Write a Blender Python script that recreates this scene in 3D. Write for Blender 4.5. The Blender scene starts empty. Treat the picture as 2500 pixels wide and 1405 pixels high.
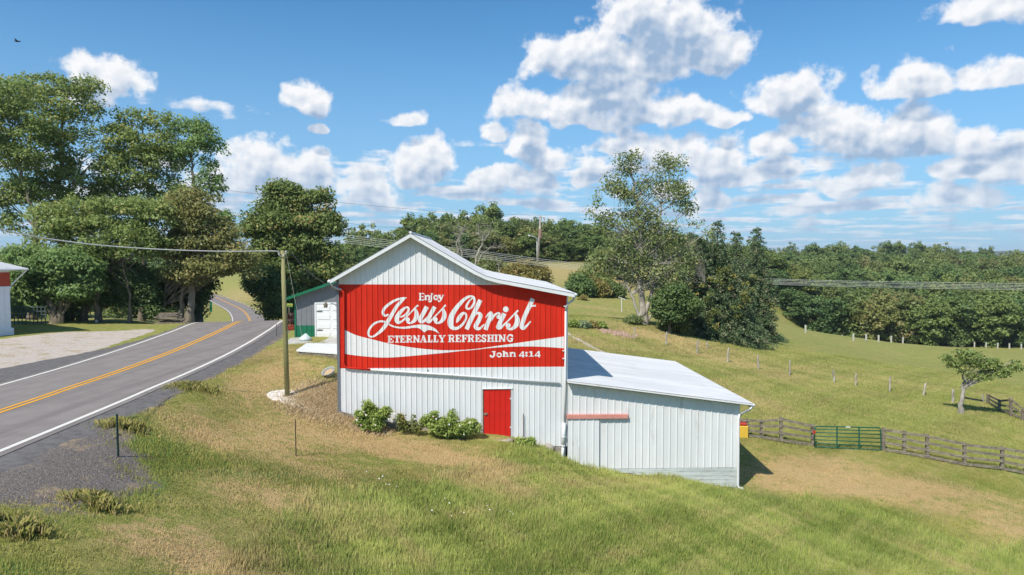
import bpy, bmesh, math, random
import numpy as np
from mathutils import Vector, noise as mnoise
R = math.radians
SC = bpy.context.scene
COL = SC.collection
# ------------------------------------------------------------------ camera, world, sun
F = 1690.0; CAMZ = 8.0; PITCH = math.atan((702.5-622.0)/F)
cp, sp = math.cos(PITCH), math.sin(PITCH)
cam = bpy.data.cameras.new('camera'); camo = bpy.data.objects.new('camera', cam); COL.objects.link(camo)
camo.location = (0, 0, CAMZ); camo.rotation_euler = (math.pi/2-PITCH, 0, 0)
cam.sensor_width = 36; cam.lens = 36*F/2500.0; cam.clip_end = 20000; cam.clip_start = 0.1
SC.camera = camo
SC.view_settings.view_transform = 'Standard'; SC.view_settings.look = 'None'
SC.view_settings.gamma = 1; SC.view_settings.use_curve_mapping = False
SC.view_settings.exposure = 0.32
try:
    SC.cycles.use_denoising = True
    SC.cycles.max_bounces = 6; SC.cycles.diffuse_bounces = 3; SC.cycles.transparent_max_bounces = 4
    SC.cycles.glossy_bounces = 2; SC.cycles.volume_bounces = 0
    SC.cycles.volume_step_rate = 5.0; SC.cycles.volume_max_steps = 32
except Exception: pass
LD = Vector((0.27, 0.38, -0.55)).normalized()          # the way the sunlight travels
sun = bpy.data.lights.new('sun', 'SUN'); suno = bpy.data.objects.new('sun', sun); COL.objects.link(suno)
sun.energy = 4.0; sun.angle = R(0.53); sun.color = (1.0, 0.935, 0.83)
suno.rotation_euler = LD.to_track_quat('-Z', 'Y').to_euler(); suno.location = (-20, -30, 60)
SUN_EL = math.asin(-LD.z); SUN_AZ = math.atan2(-LD.x, -LD.y)     # azimuth measured from +Y towards +X

def ray(px, py):
    u = (px-1250.0)/F; v = (702.5-py)/F
    return np.array([u, cp+v*sp, -sp+v*cp])
def P(px, py, Y):
    d = ray(px, py); t = Y/d[1]
    return np.array([d[0]*t, Y, CAMZ+d[2]*t])
def G(px, py, z):
    d = ray(px, py); t = (z-CAMZ)/d[2]
    return np.array([d[0]*t, d[1]*t, z])

# node helpers
class NT:
    def __init__(s, tree): s.t = tree; s.n = tree.nodes; s.l = tree.links
    def new(s, typ, **kw):
        nd = s.n.new(typ)
        for k, v in kw.items(): setattr(nd, k, v)
        return nd
    def put(s, sock, v):
        if v is None: return
        if isinstance(v, bpy.types.NodeSocket): s.l.new(v, sock)
        else: sock.default_value = v
    def m(s, op, a, b=None, c=None, clamp=False):
        nd = s.new('ShaderNodeMath', operation=op, use_clamp=clamp)
        for i, x in enumerate((a, b, c)): s.put(nd.inputs[i], x)
        return nd.outputs[0]
    def vm(s, op, a, b=None, c=None, scale=None):
        nd = s.new('ShaderNodeVectorMath', operation=op)
        for i, x in enumerate((a, b, c)): s.put(nd.inputs[i], x)
        if scale is not None: s.put(nd.inputs['Scale'], scale)
        return nd.outputs['Value'] if op in ('LENGTH', 'DISTANCE', 'DOT_PRODUCT') else nd.outputs[0]
    def noise(s, vec, scale, detail=4, rough=0.55, dist=0.0, out='Fac'):
        nd = s.new('ShaderNodeTexNoise')
        s.put(nd.inputs['Vector'], vec); nd.inputs['Scale'].default_value = scale
        nd.inputs['Detail'].default_value = detail; nd.inputs['Roughness'].default_value = rough
        nd.inputs['Distortion'].default_value = dist
        return nd.outputs[out]
    def ss(s, x, a, b, lo=0.0, hi=1.0):
        nd = s.new('ShaderNodeMapRange', interpolation_type='SMOOTHSTEP')
        s.put(nd.inputs[0], x); nd.inputs[1].default_value = a; nd.inputs[2].default_value = b
        nd.inputs[3].default_value = lo; nd.inputs[4].default_value = hi
        return nd.outputs[0]
    def mix(s, f, a, b, blend='MIX'):
        nd = s.new('ShaderNodeMix', data_type='RGBA', blend_type=blend)
        s.put(nd.inputs[0], f)
        for i, x in ((6, a), (7, b)):
            if isinstance(x, tuple) and len(x) == 3: x = x+(1,)
            s.put(nd.inputs[i], x)
        return nd.outputs[2]

# ------------------------------------------------------------------ world: Nishita sky with cumulus in it
world = bpy.data.worlds.new("World"); SC.world = world; world.use_nodes = True
w = NT(world.node_tree); w.n.clear()
sky = w.new('ShaderNodeTexSky', sky_type='NISHITA', sun_disc=False)
sky.sun_elevation = SUN_EL; sky.sun_rotation = SUN_AZ
sky.air_density = 1.0; sky.dust_density = 0.4; sky.ozone_density = 2.5; sky.altitude = 300
def azel(px, py):
    d = ray(px, py); return math.degrees(math.atan2(d[0], d[1])), math.degrees(math.atan2(d[2], math.hypot(d[0], d[1])))
# cumulus heads: photo px centre, half sizes px
BL = [(1650,70,150,85),(1560,30,90,70),(1730,120,95,60),(1600,150,130,50),(1380,140,115,55),(1460,120,95,75),(1500,215,130,60),(1300,255,115,48),(1390,270,100,38),(1560,270,130,48),(1690,275,85,38),(1760,295,55,18),
      (1930,240,105,65),(1950,190,60,45),(1985,300,95,38),(2090,320,95,48),(2240,305,75,55),(2160,330,90,38),(2350,325,55,30),(2215,200,105,38),(2450,180,65,28),(2440,20,130,34),
      (245,185,82,52),(225,240,60,30),(755,240,58,32),(1000,292,52,24),(770,303,30,12),
      (640,395,110,62),(745,410,80,55),(590,440,70,40),(1060,370,70,60),(1010,410,85,48),(890,440,75,40),(920,480,90,30),
      (1290,345,70,45),(1340,380,70,35),(1210,315,45,22),(1290,430,110,40),(1200,440,70,35),(1500,350,70,36),(1620,365,110,36),(1760,380,95,42),(1880,355,50,30),(1880,415,75,32),(1780,430,60,28),
      (2330,400,75,34),(2450,400,60,35),(2110,440,90,40),(2360,475,85,34),(1960,495,85,26),(1740,480,60,30),(1650,450,60,30),(1430,420,60,30)]
grp = bpy.data.node_groups.new('cloud_field', 'ShaderNodeTree')
grp.interface.new_socket('P', in_out='INPUT', socket_type='NodeSocketVector')
grp.interface.new_socket('Q', in_out='INPUT', socket_type='NodeSocketVector')
grp.interface.new_socket('El', in_out='INPUT', socket_type='NodeSocketFloat')
grp.interface.new_socket('D', in_out='OUTPUT', socket_type='NodeSocketFloat')
grp.interface.new_socket('S', in_out='OUTPUT', socket_type='NodeSocketFloat')
g = NT(grp); gi = g.new('NodeGroupInput'); go = g.new('NodeGroupOutput')
pw = g.noise(gi.outputs['P'], 0.35, 0.6, 0.4, out='Color')
pw = g.vm('SUBTRACT', pw, (0.5, 0.5, 0.5))
pp = g.vm('MULTIPLY_ADD', pw, (3.2, 2.0, 0.0), gi.outputs['P'])
acc = None
for (cx, cy, rx, ry) in BL:
    a0, e0 = azel(cx, cy+ry*0.35)
    k = math.degrees(1/F)
    sx, sy = 1/(rx*k), 1/(ry*1.35*k)
    q = g.vm('MULTIPLY_ADD', pp, (sx, sy, 0.0), (-a0*sx, -e0*sy, 0.0))
    q2 = g.vm('MULTIPLY', q, (-1, -2.1, 0)); q = g.vm('MAXIMUM', q, q2)
    L = g.vm('LENGTH', q)
    acc = L if acc is None else g.m('SMOOTH_MIN', acc, L, 0.22)
n1 = g.noise(gi.outputs['P'], 0.55, 7, 0.55)
core = g.m('SUBTRACT', 1.0, acc); n1s = g.noise(gi.outputs['P'], 0.55, 1.5, 0.5)
s1_ = g.m('MULTIPLY_ADD', g.m('SUBTRACT', n1s, 0.5), 1.35, core)
d1 = core
d1 = g.m('MULTIPLY_ADD', g.m('SUBTRACT', n1, 0.5), 1.6, d1)
d1 = g.m('MAXIMUM', d1, -1.0)
n2 = g.noise(gi.outputs['Q'], 1.0, 5, 0.52)
n2 = g.m('MULTIPLY_ADD', g.m('SUBTRACT', n1, 0.5), 0.28, n2)
thr = g.new('ShaderNodeValToRGB'); thr.color_ramp.interpolation = 'EASE'
el01 = g.m('DIVIDE', gi.outputs['El'], 40.0)
g.put(thr.inputs[0], el01)
cr = thr.color_ramp
cr.elements[0].position = 0.0; cr.elements[0].color = (.56,)*3+(1,)
cr.elements[1].position = 1.0; cr.elements[1].color = (.60,)*3+(1,)
for p_, v_ in ((0.03, .48), (0.10, .475), (0.19, .50), (0.25, .60), (0.34, .70), (0.6, .68)):
    e = cr.elements.new(p_); e.color = (v_,)*3+(1,)
d2 = g.m('MULTIPLY', g.m('SUBTRACT', n2, thr.outputs[0]), 3.2)
n2s = g.m('MULTIPLY_ADD', g.m('SUBTRACT', n1s, 0.5), 0.28, g.noise(gi.outputs['Q'], 1.0, 1.5, 0.5))
g.put(go.inputs[1], g.m('MAXIMUM', s1_, g.m('MULTIPLY', g.m('SUBTRACT', n2s, thr.outputs[0]), 3.2)))
g.put(go.inputs[0], g.m('MAXIMUM', d1, d2))

tc = w.new('ShaderNodeTexCoord'); dv = w.vm('NORMALIZE', tc.outputs['Generated'])
sep = w.new('ShaderNodeSeparateXYZ'); w.put(sep.inputs[0], dv)
az = w.m('MULTIPLY', w.m('ARCTAN2', sep.outputs[0], sep.outputs[1]), 57.29578)
el = w.m('MULTIPLY', w.m('ARCSINE', sep.outputs[2]), 57.29578)
pc = w.new('ShaderNodeCombineXYZ'); w.put(pc.inputs[0], az); w.put(pc.inputs[1], el)
zz = w.m('ADD', w.m('MAXIMUM', sep.outputs[2], 0.0), 0.055)
qc = w.new('ShaderNodeCombineXYZ'); w.put(qc.inputs[0], w.m('DIVIDE', sep.outputs[0], zz)); w.put(qc.inputs[1], w.m('DIVIDE', sep.outputs[1], zz))
def field(dp, dq):
    nd = w.new('ShaderNodeGroup'); nd.node_tree = grp
    w.put(nd.inputs[0], w.vm('ADD', pc.outputs[0], dp)); w.put(nd.inputs[1], w.vm('ADD', qc.outputs[0], dq)); w.put(nd.inputs[2], w.m('ADD', el, dp[1]))
    return nd.outputs
D0 = field((0, 0, 0), (0, 0, 0))[0]; D1 = field((-0.3, 0.7, 0), (0.03, -0.14, 0))[1]; D2 = field((-0.2, 1.7, 0), (0.05, -0.36, 0))[1]
mask = w.m('POWER', w.ss(D0, -0.05, 0.34), 0.85)
sh1 = w.ss(D1, 0.0, 0.8); sh2 = w.ss(D2, 0.05, 0.8)
lit = w.m('SUBTRACT', 1.0, w.m('ADD', w.m('MULTIPLY', sh1, 0.38), w.m('MULTIPLY', sh2, 0.62)), clamp=True)
puff = w.m('MULTIPLY', w.m('SUBTRACT', w.noise(pc.outputs[0], 0.9, 2.5, .45), w.noise(w.vm('ADD', pc.outputs[0], (-0.3, 0.5, 0)), 0.9, 2.5, .45)), 1.1)
lit = w.m('ADD', lit, puff, clamp=True)
ccol = w.mix(lit, (0.27, 0.38, 0.54), (0.77, 0.78, 0.80))
lowf = w.ss(el, 0.0, 9.0, 0.55, 0.0)
ccol = w.mix(lowf, ccol, (0.43, 0.54, 0.68))
skyc = w.mix(1.0, sky.outputs[0], (0.053, 0.098, 0.118), 'MULTIPLY')
skyc = w.mix(w.ss(el, -4.0, 21.0, 0.85, 0.0), skyc, (0.27, 0.42, 0.635))
opac = w.m('MULTIPLY', mask, w.ss(el, -0.5, 4.0, 0.45, 1.0))
hz = w.mix(opac, skyc, ccol)
bg = w.new('ShaderNodeBackground'); w.put(bg.inputs[0], hz); bg.inputs[1].default_value = 1.0
wo = w.new('ShaderNodeOutputWorld'); w.put(wo.inputs[0], bg.outputs[0])

# ------------------------------------------------------------------ materials
MATS = {}
def mat(name, color, rough=0.6, spec=0.3, metal=0.0, var=0.0, vscale=3.0, bump=0.0, bscale=40.0, stretch=(1, 1, 1), c2=None, thr=(0.45, 0.65), dscale=6.0):
    """plain paint / wood / stone: colour with noise variation, optional second colour in patches (wear), fine bump"""
    if name in MATS: return MATS[name]
    m = bpy.data.materials.new(name); m.use_nodes = True; t = NT(m.node_tree)
    b = t.n['Principled BSDF']; b.inputs['Roughness'].default_value = rough
    b.inputs['Specular IOR Level'].default_value = spec; b.inputs['Metallic'].default_value = metal
    co = t.new('ShaderNodeNewGeometry').outputs['Position']
    co = t.vm('MULTIPLY', co, stretch)
    c = color+(1,)
    if var:
        n = t.noise(co, vscale, 5, .6)
        lo = tuple(max(0, x*(1-var)) for x in color); hi = tuple(min(1, x*(1+var)) for x in color)
        c = t.mix(t.ss(n, .3, .7), lo, hi)
    if c2:
        n = t.noise(co, dscale, 6, .65)
        c = t.mix(t.ss(n, *thr), c, c2)
    t.put(b.inputs['Base Color'], c)
    if bump:
        bn = t.new('ShaderNodeBump'); bn.inputs['Strength'].default_value = bump; bn.inputs['Distance'].default_value = 0.02
        t.put(bn.inputs['Height'], t.noise(co, bscale, 4, .6)); t.put(b.inputs['Normal'], bn.outputs[0])
    MATS[name] = m; return m
def leafmat(name, dark, light, accent=None, trans=0.3, hue=0.0):
    if name in MATS: return MATS[name]
    m = bpy.data.materials.new(name); m.use_nodes = True; t = NT(m.node_tree)
    t.n.remove(t.n['Principled BSDF']); out = t.n['Material Output']
    a = t.new('ShaderNodeAttribute', attribute_name='tone').outputs['Fac']
    c = t.mix(a, dark, light)
    if accent: c = t.mix(t.ss(a, .78, .95), c, accent)
    if hue:
        rn = t.new('ShaderNodeObjectInfo').outputs['Random']
        c = t.mix(t.m('MULTIPLY', t.ss(rn, .5, 1.0), hue), c, tuple(x*y for x, y in zip(light, (1.35, 1.1, .9))))
        c = t.mix(t.m('MULTIPLY', t.ss(rn, .5, 0.0), hue), c, tuple(x*y for x, y in zip(dark, (.8, 1.0, 1.15))))
    gn = t.new('ShaderNodeNewGeometry').outputs['Normal']
    nn = t.vm('NORMALIZE', t.vm('ADD', gn, (-.25, -.35, .75)))
    d = t.new('ShaderNodeBsdfDiffuse'); t.put(d.inputs[0], c); t.put(d.inputs['Normal'], nn)
    tr = t.new('ShaderNodeBsdfTranslucent'); t.put(tr.inputs[0], t.mix(.4, c, tuple(min(1, x*1.6) for x in light)))
    gl = t.new('ShaderNodeBsdfGlossy'); gl.inputs[1].default_value = .5; gl.inputs[0].default_value = (.6, .65, .6, 1)
    mx = t.new('ShaderNodeMixShader'); mx.inputs[0].default_value = trans; t.put(mx.inputs[1], d.outputs[0]); t.put(mx.inputs[2], tr.outputs[0])
    mg = t.new('ShaderNodeMixShader'); mg.inputs[0].default_value = .035; t.put(mg.inputs[1], mx.outputs[0]); t.put(mg.inputs[2], gl.outputs[0])
    t.put(out.inputs[0], mg.outputs[0]); MATS[name] = m; return m

white = mat('white_metal_paint', (.73, .735, .735), .45, .35, var=.05, vscale=1.2, stretch=(1, 1, .25), c2=(.60, .59, .55), thr=(.56, .80), dscale=2.2, bump=.15, bscale=2.0)
white2 = mat('white_shed_paint', (.73, .735, .73), .5, .35, var=.04, vscale=1.5, stretch=(1, 1, .25), c2=(.50, .49, .45), thr=(.55, .80), dscale=2.4, bump=.2, bscale=2.0)
roofwhite = mat('white_roof_paint', (.58, .585, .595), .5, .35, var=.10, vscale=.8, stretch=(.25, 1.4, 1), c2=(.40, .40, .40), thr=(.50, .78), dscale=1.6)
red = mat('red_sign_paint', (.60, .028, .012), .6, .15, var=.12, vscale=1.5, stretch=(1, 1, .3))
reddoor = mat('red_door_paint', (.60, .020, .012), .55, .2, var=.05)
letterw = mat('white_letter_paint', (.76, .755, .745), .5, .3, var=.02)
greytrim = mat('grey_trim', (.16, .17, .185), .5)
galv = mat('galvanised_steel', (.5, .52, .54), .4, .5, metal=.5, var=.15)
oldwood = mat('weathered_wood', (.26, .22, .17), .85, .1, var=.3, vscale=4, bump=.5, c2=(.13, .11, .09), dscale=9)
postwood = mat('grey_post_wood', (.36, .32, .26), .85, .1, var=.3, vscale=6, stretch=(1, 1, .2), c2=(.62, .60, .55), thr=(.5, .7), dscale=12)
treatedwood = mat('treated_pole_wood', (.25, .235, .11), .8, .15, var=.25, vscale=5, stretch=(2, 2, .15), bump=.3)
railwood = mat('fence_rail_wood', (.27, .23, .17), .85, .1, var=.3, vscale=3, stretch=(1, 1, 4), c2=(.14, .125, .11), thr=(.5, .6), dscale=5)
bark = mat('tree_bark', (.20, .17, .13), .9, .05, var=.4, vscale=3, stretch=(1, 1, .3), bump=.6, bscale=12)
greybark = mat('pale_bark', (.34, .31, .26), .9, .05, var=.35, vscale=3, stretch=(1, 1, .3), bump=.5, bscale=12)
deadwood = mat('dead_wood', (.36, .33, .28), .9, .05, var=.2)
concrete = mat('concrete', (.52, .50, .46), .85, .1, var=.12, vscale=2, c2=(.40, .37, .32), dscale=3)
darkmetal = mat('dark_post_metal', (.03, .04, .04), .5, .4, var=.2)
darkvoid = mat('dark_interior', (.05, .045, .04), .9, .1, var=.3)
stone = mat('field_stone', (.32, .29, .25), .9, .1, var=.35, vscale=4, bump=.5)
pinkpaint = mat('faded_pink_paint', (.62, .27, .22), .6, .2, var=.1)
greengate = mat('green_gate_paint', (.010, .10, .065), .4, .4, var=.1)
greenmetal = mat('green_metal', (.008, .145, .07), .45, .4, var=.06, c2=(.006, .11, .05))
greymetal = mat('grey_siding', (.185, .195, .205), .5, .35, var=.05)
washedwood = mat('washed_board', (.55, .58, .56), .8, .1, var=.15, vscale=2, stretch=(.3, 1, 3), c2=(.36, .37, .34), thr=(.5, .7), dscale=6)
yellow = mat('yellow_plastic', (.75, .48, .06), .45, .4, var=.06)
redplastic = mat('red_plastic', (.5, .05, .03), .45, .4)
cable = mat('aluminium_cable', (.62, .62, .60), .5, .4, var=.1)
darkcable = mat('dark_cable', (.12, .12, .12), .6, .3)
blackpl = mat('black_rubber', (.02, .02, .02), .6, .3)
tubmat = mat('grey_tub', (.33, .34, .34), .6, .2, var=.1)
palegravel = mat('pale_gravel_stone', (.72, .66, .60), .9, .1, var=.3, vscale=20)
darkgravel = mat('millings_stone', (.17, .155, .15), .9, .1, var=.5, vscale=15)
yellowline = mat('yellow_road_paint', (.80, .38, .025), .7, .2, var=.08, vscale=4)
whiteline = mat('white_road_paint', (.74, .71, .64), .7, .2, var=.06, vscale=4)
pinkstone = mat('pink_rubble', (.42, .28, .22), .9, .1, var=.3, vscale=8)

# ------------------------------------------------------------------ mesh helpers
def setp(o, label=None, cat=None, group=None, kind=None):
    if label: o['label'] = label
    if cat: o['category'] = cat
    if group: o['group'] = group
    if kind: o['kind'] = kind
    return o
def thing(name, label, cat, loc=(0, 0, 0), rz=0.0, group=None):
    o = bpy.data.objects.new(name, None); COL.objects.link(o); o.empty_display_size = .3
    o.location = loc; o.rotation_euler = (0, 0, rz)
    return setp(o, label, cat, group)
def raw(name, V, Fq, material, parent=None, tone=None, smooth=False):
    """V (N,3) array, Fq (M,k) array of equal sized faces"""
    V = np.asarray(V, dtype=np.float32); Fq = np.asarray(Fq, dtype=np.int32)
    me = bpy.data.meshes.new(name); k = Fq.shape[1]; M = len(Fq)
    me.vertices.add(len(V)); me.vertices.foreach_set('co', V.ravel())
    me.loops.add(M*k); me.loops.foreach_set('vertex_index', Fq.ravel())
    me.polygons.add(M); me.polygons.foreach_set('loop_start', np.arange(0, M*k, k, dtype=np.int32))
    me.update(calc_edges=True)
    if tone is not None:
        a = me.attributes.new('tone', 'FLOAT', 'POINT'); a.data.foreach_set('value', np.asarray(tone, dtype=np.float32))
    if smooth: me.polygons.foreach_set('use_smooth', np.ones(M, dtype=bool))
    me.materials.append(material)
    o = bpy.data.objects.new(name, me); COL.objects.link(o)
    if parent: o.parent = parent
    return o
class MB:
    def __init__(s): s.v = []; s.f = []; s.mi = []
    def add(s, vs, fs, mi=0):
        b = len(s.v); s.v += [tuple(map(float, x)) for x in vs]; s.f += [tuple(b+i for i in f) for f in fs]; s.mi += [mi]*len(fs); return s
    def box(s, a, b, mi=0):
        (x0, y0, z0), (x1, y1, z1) = a, b
        return s.add([(x0,y0,z0),(x1,y0,z0),(x1,y1,z0),(x0,y1,z0),(x0,y0,z1),(x1,y0,z1),(x1,y1,z1),(x0,y1,z1)],
                     [(0,3,2,1),(4,5,6,7),(0,1,5,4),(1,2,6,5),(2,3,7,6),(3,0,4,7)], mi)
    def beam(s, a, b, w_, h_, mi=0):
        a = Vector(a); b = Vector(b); d = (b-a).normalized()
        side = d.cross(Vector((0, 0, 1)))
        if side.length < .05: side = Vector((1, 0, 0))
        side.normalize(); up = side.cross(d).normalized()
        vs = [q+side*sx*w_/2+up*sz*h_/2 for q in (a, b) for sx, sz in ((-1,-1),(1,-1),(1,1),(-1,1))]
        return s.add(vs, [(0,1,2,3),(7,6,5,4),(0,4,5,1),(1,5,6,2),(2,6,7,3),(3,7,4,0)], mi)
    def tube(s, pts, rad, n=8, mi=0, cap=True):
        pts = [Vector(p) for p in pts]; rad = rad if hasattr(rad, '__len__') else [rad]*len(pts)
        vs = []; ref = None
        for i, p in enumerate(pts):
            d = (pts[min(i+1, len(pts)-1)]-pts[max(i-1, 0)])
            d = d.normalized() if d.length > 1e-6 else Vector((0, 0, 1))
            if ref is None: ref = d.cross(Vector((0.3, 1, 0.1))); 
            a = (ref-d*ref.dot(d)); a = a.normalized() if a.length > 1e-5 else d.orthogonal().normalized()
            ref = a; b = d.cross(a)
            for k in range(n):
                t = 2*math.pi*k/n; vs.append(p+(a*math.cos(t)+b*math.sin(t))*rad[i])
        fs = [(i*n+k, i*n+(k+1) % n, (i+1)*n+(k+1) % n, (i+1)*n+k) for i in range(len(pts)-1) for k in range(n)]
        if cap: fs += [tuple(range(n-1, -1, -1)), tuple((len(pts)-1)*n+k for k in range(n))]
        return s.add(vs, fs, mi)
    def prism(s, poly, a0, a1, axis='y', mi=0):
        """poly list of (x,z) extruded along y from a0 to a1"""
        n = len(poly)
        vs = [(p[0], a0, p[1]) for p in poly]+[(p[0], a1, p[1]) for p in poly]
        fs = [tuple(range(n)), tuple(range(2*n-1, n-1, -1))]+[(i, (i+1) % n+0, n+(i+1) % n, n+i)[::-1] for i in range(n)]
        return s.add(vs, fs, mi)
    def build(s, name, mats, parent=None, smooth=False, bevel=0.0):
        me = bpy.data.meshes.new(name); me.from_pydata(s.v, [], s.f)
        for m_ in (mats if isinstance(mats, (list, tuple)) else [mats]): me.materials.append(m_)
        for p, i in zip(me.polygons, s.mi): p.material_index = i; p.use_smooth = smooth
        me.update()
        o = bpy.data.objects.new(name, me); COL.objects.link(o)
        if parent: o.parent = parent
        if bevel:
            md = o.modifiers.new('bevel', 'BEVEL'); md.width = bevel; md.segments = 1; md.limit_method = 'ANGLE'
        return o
def rock(rng, c, r, flat=.7):
    bm = bmesh.new(); bmesh.ops.create_icosphere(bm, subdivisions=2, radius=1)
    off = Vector((rng.random()*50, rng.random()*50, 0))
    for v in bm.verts:
        k = 1+.45*mnoise.noise(v.co*1.3+off); v.co = Vector((v.co.x*k*r[0], v.co.y*k*r[1], v.co.z*k*r[2]))
    mb = MB(); mb.add([Vector(c)+v.co for v in bm.verts], [tuple(v.index for v in f.verts) for f in bm.faces]); bm.free(); return mb
rng = np.random.default_rng(7); rnd = random.Random(7)

# ------------------------------------------------------------------ road centre line and terrain
ZR = 2.7
cl = [(-13.8, -60, ZR), (-16.2, 0, ZR)]
for (px, py) in ((0, 1008), (150, 956), (300, 906), (450, 849), (540, 808), (588, 785)):
    q = G(px, py, ZR); cl.append((q[0], q[1], ZR))
cl[-1] = (cl[-1][0], cl[-1][1], ZR-.03)
cl += [(-24.3, 64, 1.66), (-28.5, 76, .30), (-36, 95, -2.2), (-44.5, 117, -4.3)]
for (px, py, Y) in ((611, 781, 139), (595, 759, 161), (565, 744, 180), (522, 724, 215), (490, 711, 245), (440, 700, 290)):
    q = P(px, py, Y); cl.append(tuple(q))
cl = np.array(cl)
def catmull(pts, n):
    pts = np.asarray(pts, float); p = np.vstack([2*pts[0]-pts[1], pts, 2*pts[-1]-pts[-2]]); out = []
    for i in range(1, len(p)-2):
        for t in np.arange(n)/n:
            a, b, c, d = p[i-1], p[i], p[i+1], p[i+2]
            out.append(.5*((2*b)+(-a+c)*t+(2*a-5*b+4*c-d)*t*t+(-a+3*b-3*c+d)*t**3))
    out.append(p[-2]); return np.array(out)
CF = catmull(cl, 40)
def smooth(a, it):
    for _ in range(it): a = np.vstack([a[:1], (a[:-2]+a[1:-1]*2+a[2:])/4, a[-1:]])
    return a
CF[:, :2] = smooth(CF[:, :2], 350); CF[:, 2] = smooth(CF[:, 2:], 60)[:, 0]
CL = CF[::4]
CLd = np.gradient(CL[:, :2], axis=0); CLd /= np.linalg.norm(CLd, axis=1)[:, None]
CLn = np.stack([CLd[:, 1], -CLd[:, 0]], 1)               # to the right of travel
def road_near(x, y):
    x = np.atleast_1d(x); y = np.atleast_1d(y)
    best = np.full(x.shape, 1e9); side = np.zeros(x.shape); zz_ = np.zeros(x.shape)
    for i in range(len(CL)-1):
        ax, ay = CL[i, :2]; bx, by = CL[i+1, :2]; L2 = (bx-ax)**2+(by-ay)**2
        t = np.clip(((x-ax)*(bx-ax)+(y-ay)*(by-ay))/L2, 0, 1)
        dx = x-(ax+t*(bx-ax)); dy = y-(ay+t*(by-ay)); d = np.hypot(dx, dy)
        m_ = d < best; best[m_] = d[m_]
        sg = np.sign(dx*CLn[i, 0]+dy*CLn[i, 1]); side[m_] = sg[m_]; zz_[m_] = (CL[i, 2]+t*(CL[i+1, 2]-CL[i, 2]))[m_]
    return best, side, zz_
CP = [ # ground seen in the photograph: px, py, distance
 (289,1117,20),(723,1115,23),(500,1000,26.5),(701,968,29.8),(600,900,33),(640,850,38),(735,876,34.6),(815,887,33.4),(760,900,33),(828,1003,29.1),(905,1050,29),(1000,1058,28.8),(1100,1068,28.8),(1213,1070,29.2),
 (1300,1080,29.1),(1383,1128,29.4),(1480,1152,29.5),(1600,1163,29.6),(1700,1174,29.7),(1806,1194,29.7),(1900,1170,31.5),(2000,1200,30),(2300,1210,31),
 (400,1250,16.5),(200,1405,12.8),(500,1405,14.2),(700,1405,15.4),(900,1250,19.5),(1000,1405,17.2),(1250,1405,18.8),(1250,1250,22.3),(1250,1150,25.5),(1500,1405,20.3),(1500,1250,24),(1800,1405,21.8),(1800,1260,26),(2100,1405,23),(2100,1280,27.2),(2500,1405,24.4),(2500,1280,28.5),
 (1859,1068,37),(1984,1090,36.8),(2153,1101,36.5),(2264,1121,36.3),(2447,1150,36),(2560,1175,35.8),
 (1471,803,62),(1547,830,61),(1701,865,59),(1776,885,58),(1851,904,57),(1927,917,56),(2036,935,55),(2171,958,53),(2326,985,50),(2345,1010,46),(2480,1010,48),(1700,900,50),(2000,1000,45),
 (1570,791,68),(1790,833,72),(1517,763,90),(1400,722,103),(1400,785,64),(1300,800,60),(1240,860,46),(1890,813,92),(1990,833,140),(2200,842,152),(2500,856,150),(2200,880,100),(2400,900,88),(1650,745,110),(1313,646,155),
 (740,835,40),(660,790,52),(620,782,58),(680,775,70),(800,760,75),(1000,760,75),(1200,760,78),(1000,700,110),(1250,690,115),(1700,745,120)]
cpx = [P(*c) for c in CP]
cpx += [(-7, 40, 2.4), (-4, 45, 2.6), (0, 40, 1.5), (3, 42, 0.6), (10.5, 40, -1.2),
  (-30, 40, ZR), (-30, 25, ZR), (-45, 45, ZR), (-26, 54, 2.7), (-40, 56, 2.65), (-30, 10, ZR), (-60, 20, ZR), (-14, 12, 2.55), (-10, 8, 1.8), (0, 5, 0.4), (10, 5, -1.2), (25, 5, -3), (60, 10, -5), (-60, 58, 2.4),
  (-45, 75, 1.0), (-30, 90, -.5), (-70, 90, -1), (-70, 130, -5.5), (-100, 180, -6), (-60, 180, -3.5), (-140, 120, -3),
  (-30, 130, 0), (-40, 170, 1.5), (0, 190, 6.5), (40, 190, 6), (70, 175, 1), (55, 230, 7), (0, 260, 6), (-80, 240, -2), (90, 220, -7), (62, 140, -6),
  (75, 165, -13.5), (110, 166, -14), (150, 170, -14.5), (100, 200, -12), (150, 200, -12), (110, 260, -9), (170, 260, -9), (110, 330, -5.5), (220, 330, -7), (130, 430, -.5), (260, 430, -3), (0, 400, 4), (-200, 400, -3),
  (90, 60, -6), (70, 40, -5.2), (100, 120, -10), (200, 120, -14), (0, 700, -2), (350, 700, 0), (-400, 700, -3), (-600, 200, -4), (600, 200, -10), (300, 40, -8), (-300, 20, 1)]
cpx = np.array([np.array(c, float) for c in cpx])
def warp(x, y):
    yy = np.maximum(y, -4)+16; return np.stack([x/yy*2.2, 2.2*np.log(yy)], -1)
def phi(r): return np.sqrt(r*r+.10**2)
_c = warp(cpx[:, 0], cpx[:, 1]); _n = len(_c)
A_ = phi(np.linalg.norm(_c[:, None]-_c[None], axis=2))-np.eye(_n)*0.012
Pm = np.hstack([np.ones((_n, 1)), _c]); M_ = np.block([[A_, Pm], [Pm.T, np.zeros((3, 3))]])
sol = np.linalg.solve(M_, np.concatenate([cpx[:, 2], [0, 0, 0]]))
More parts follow.
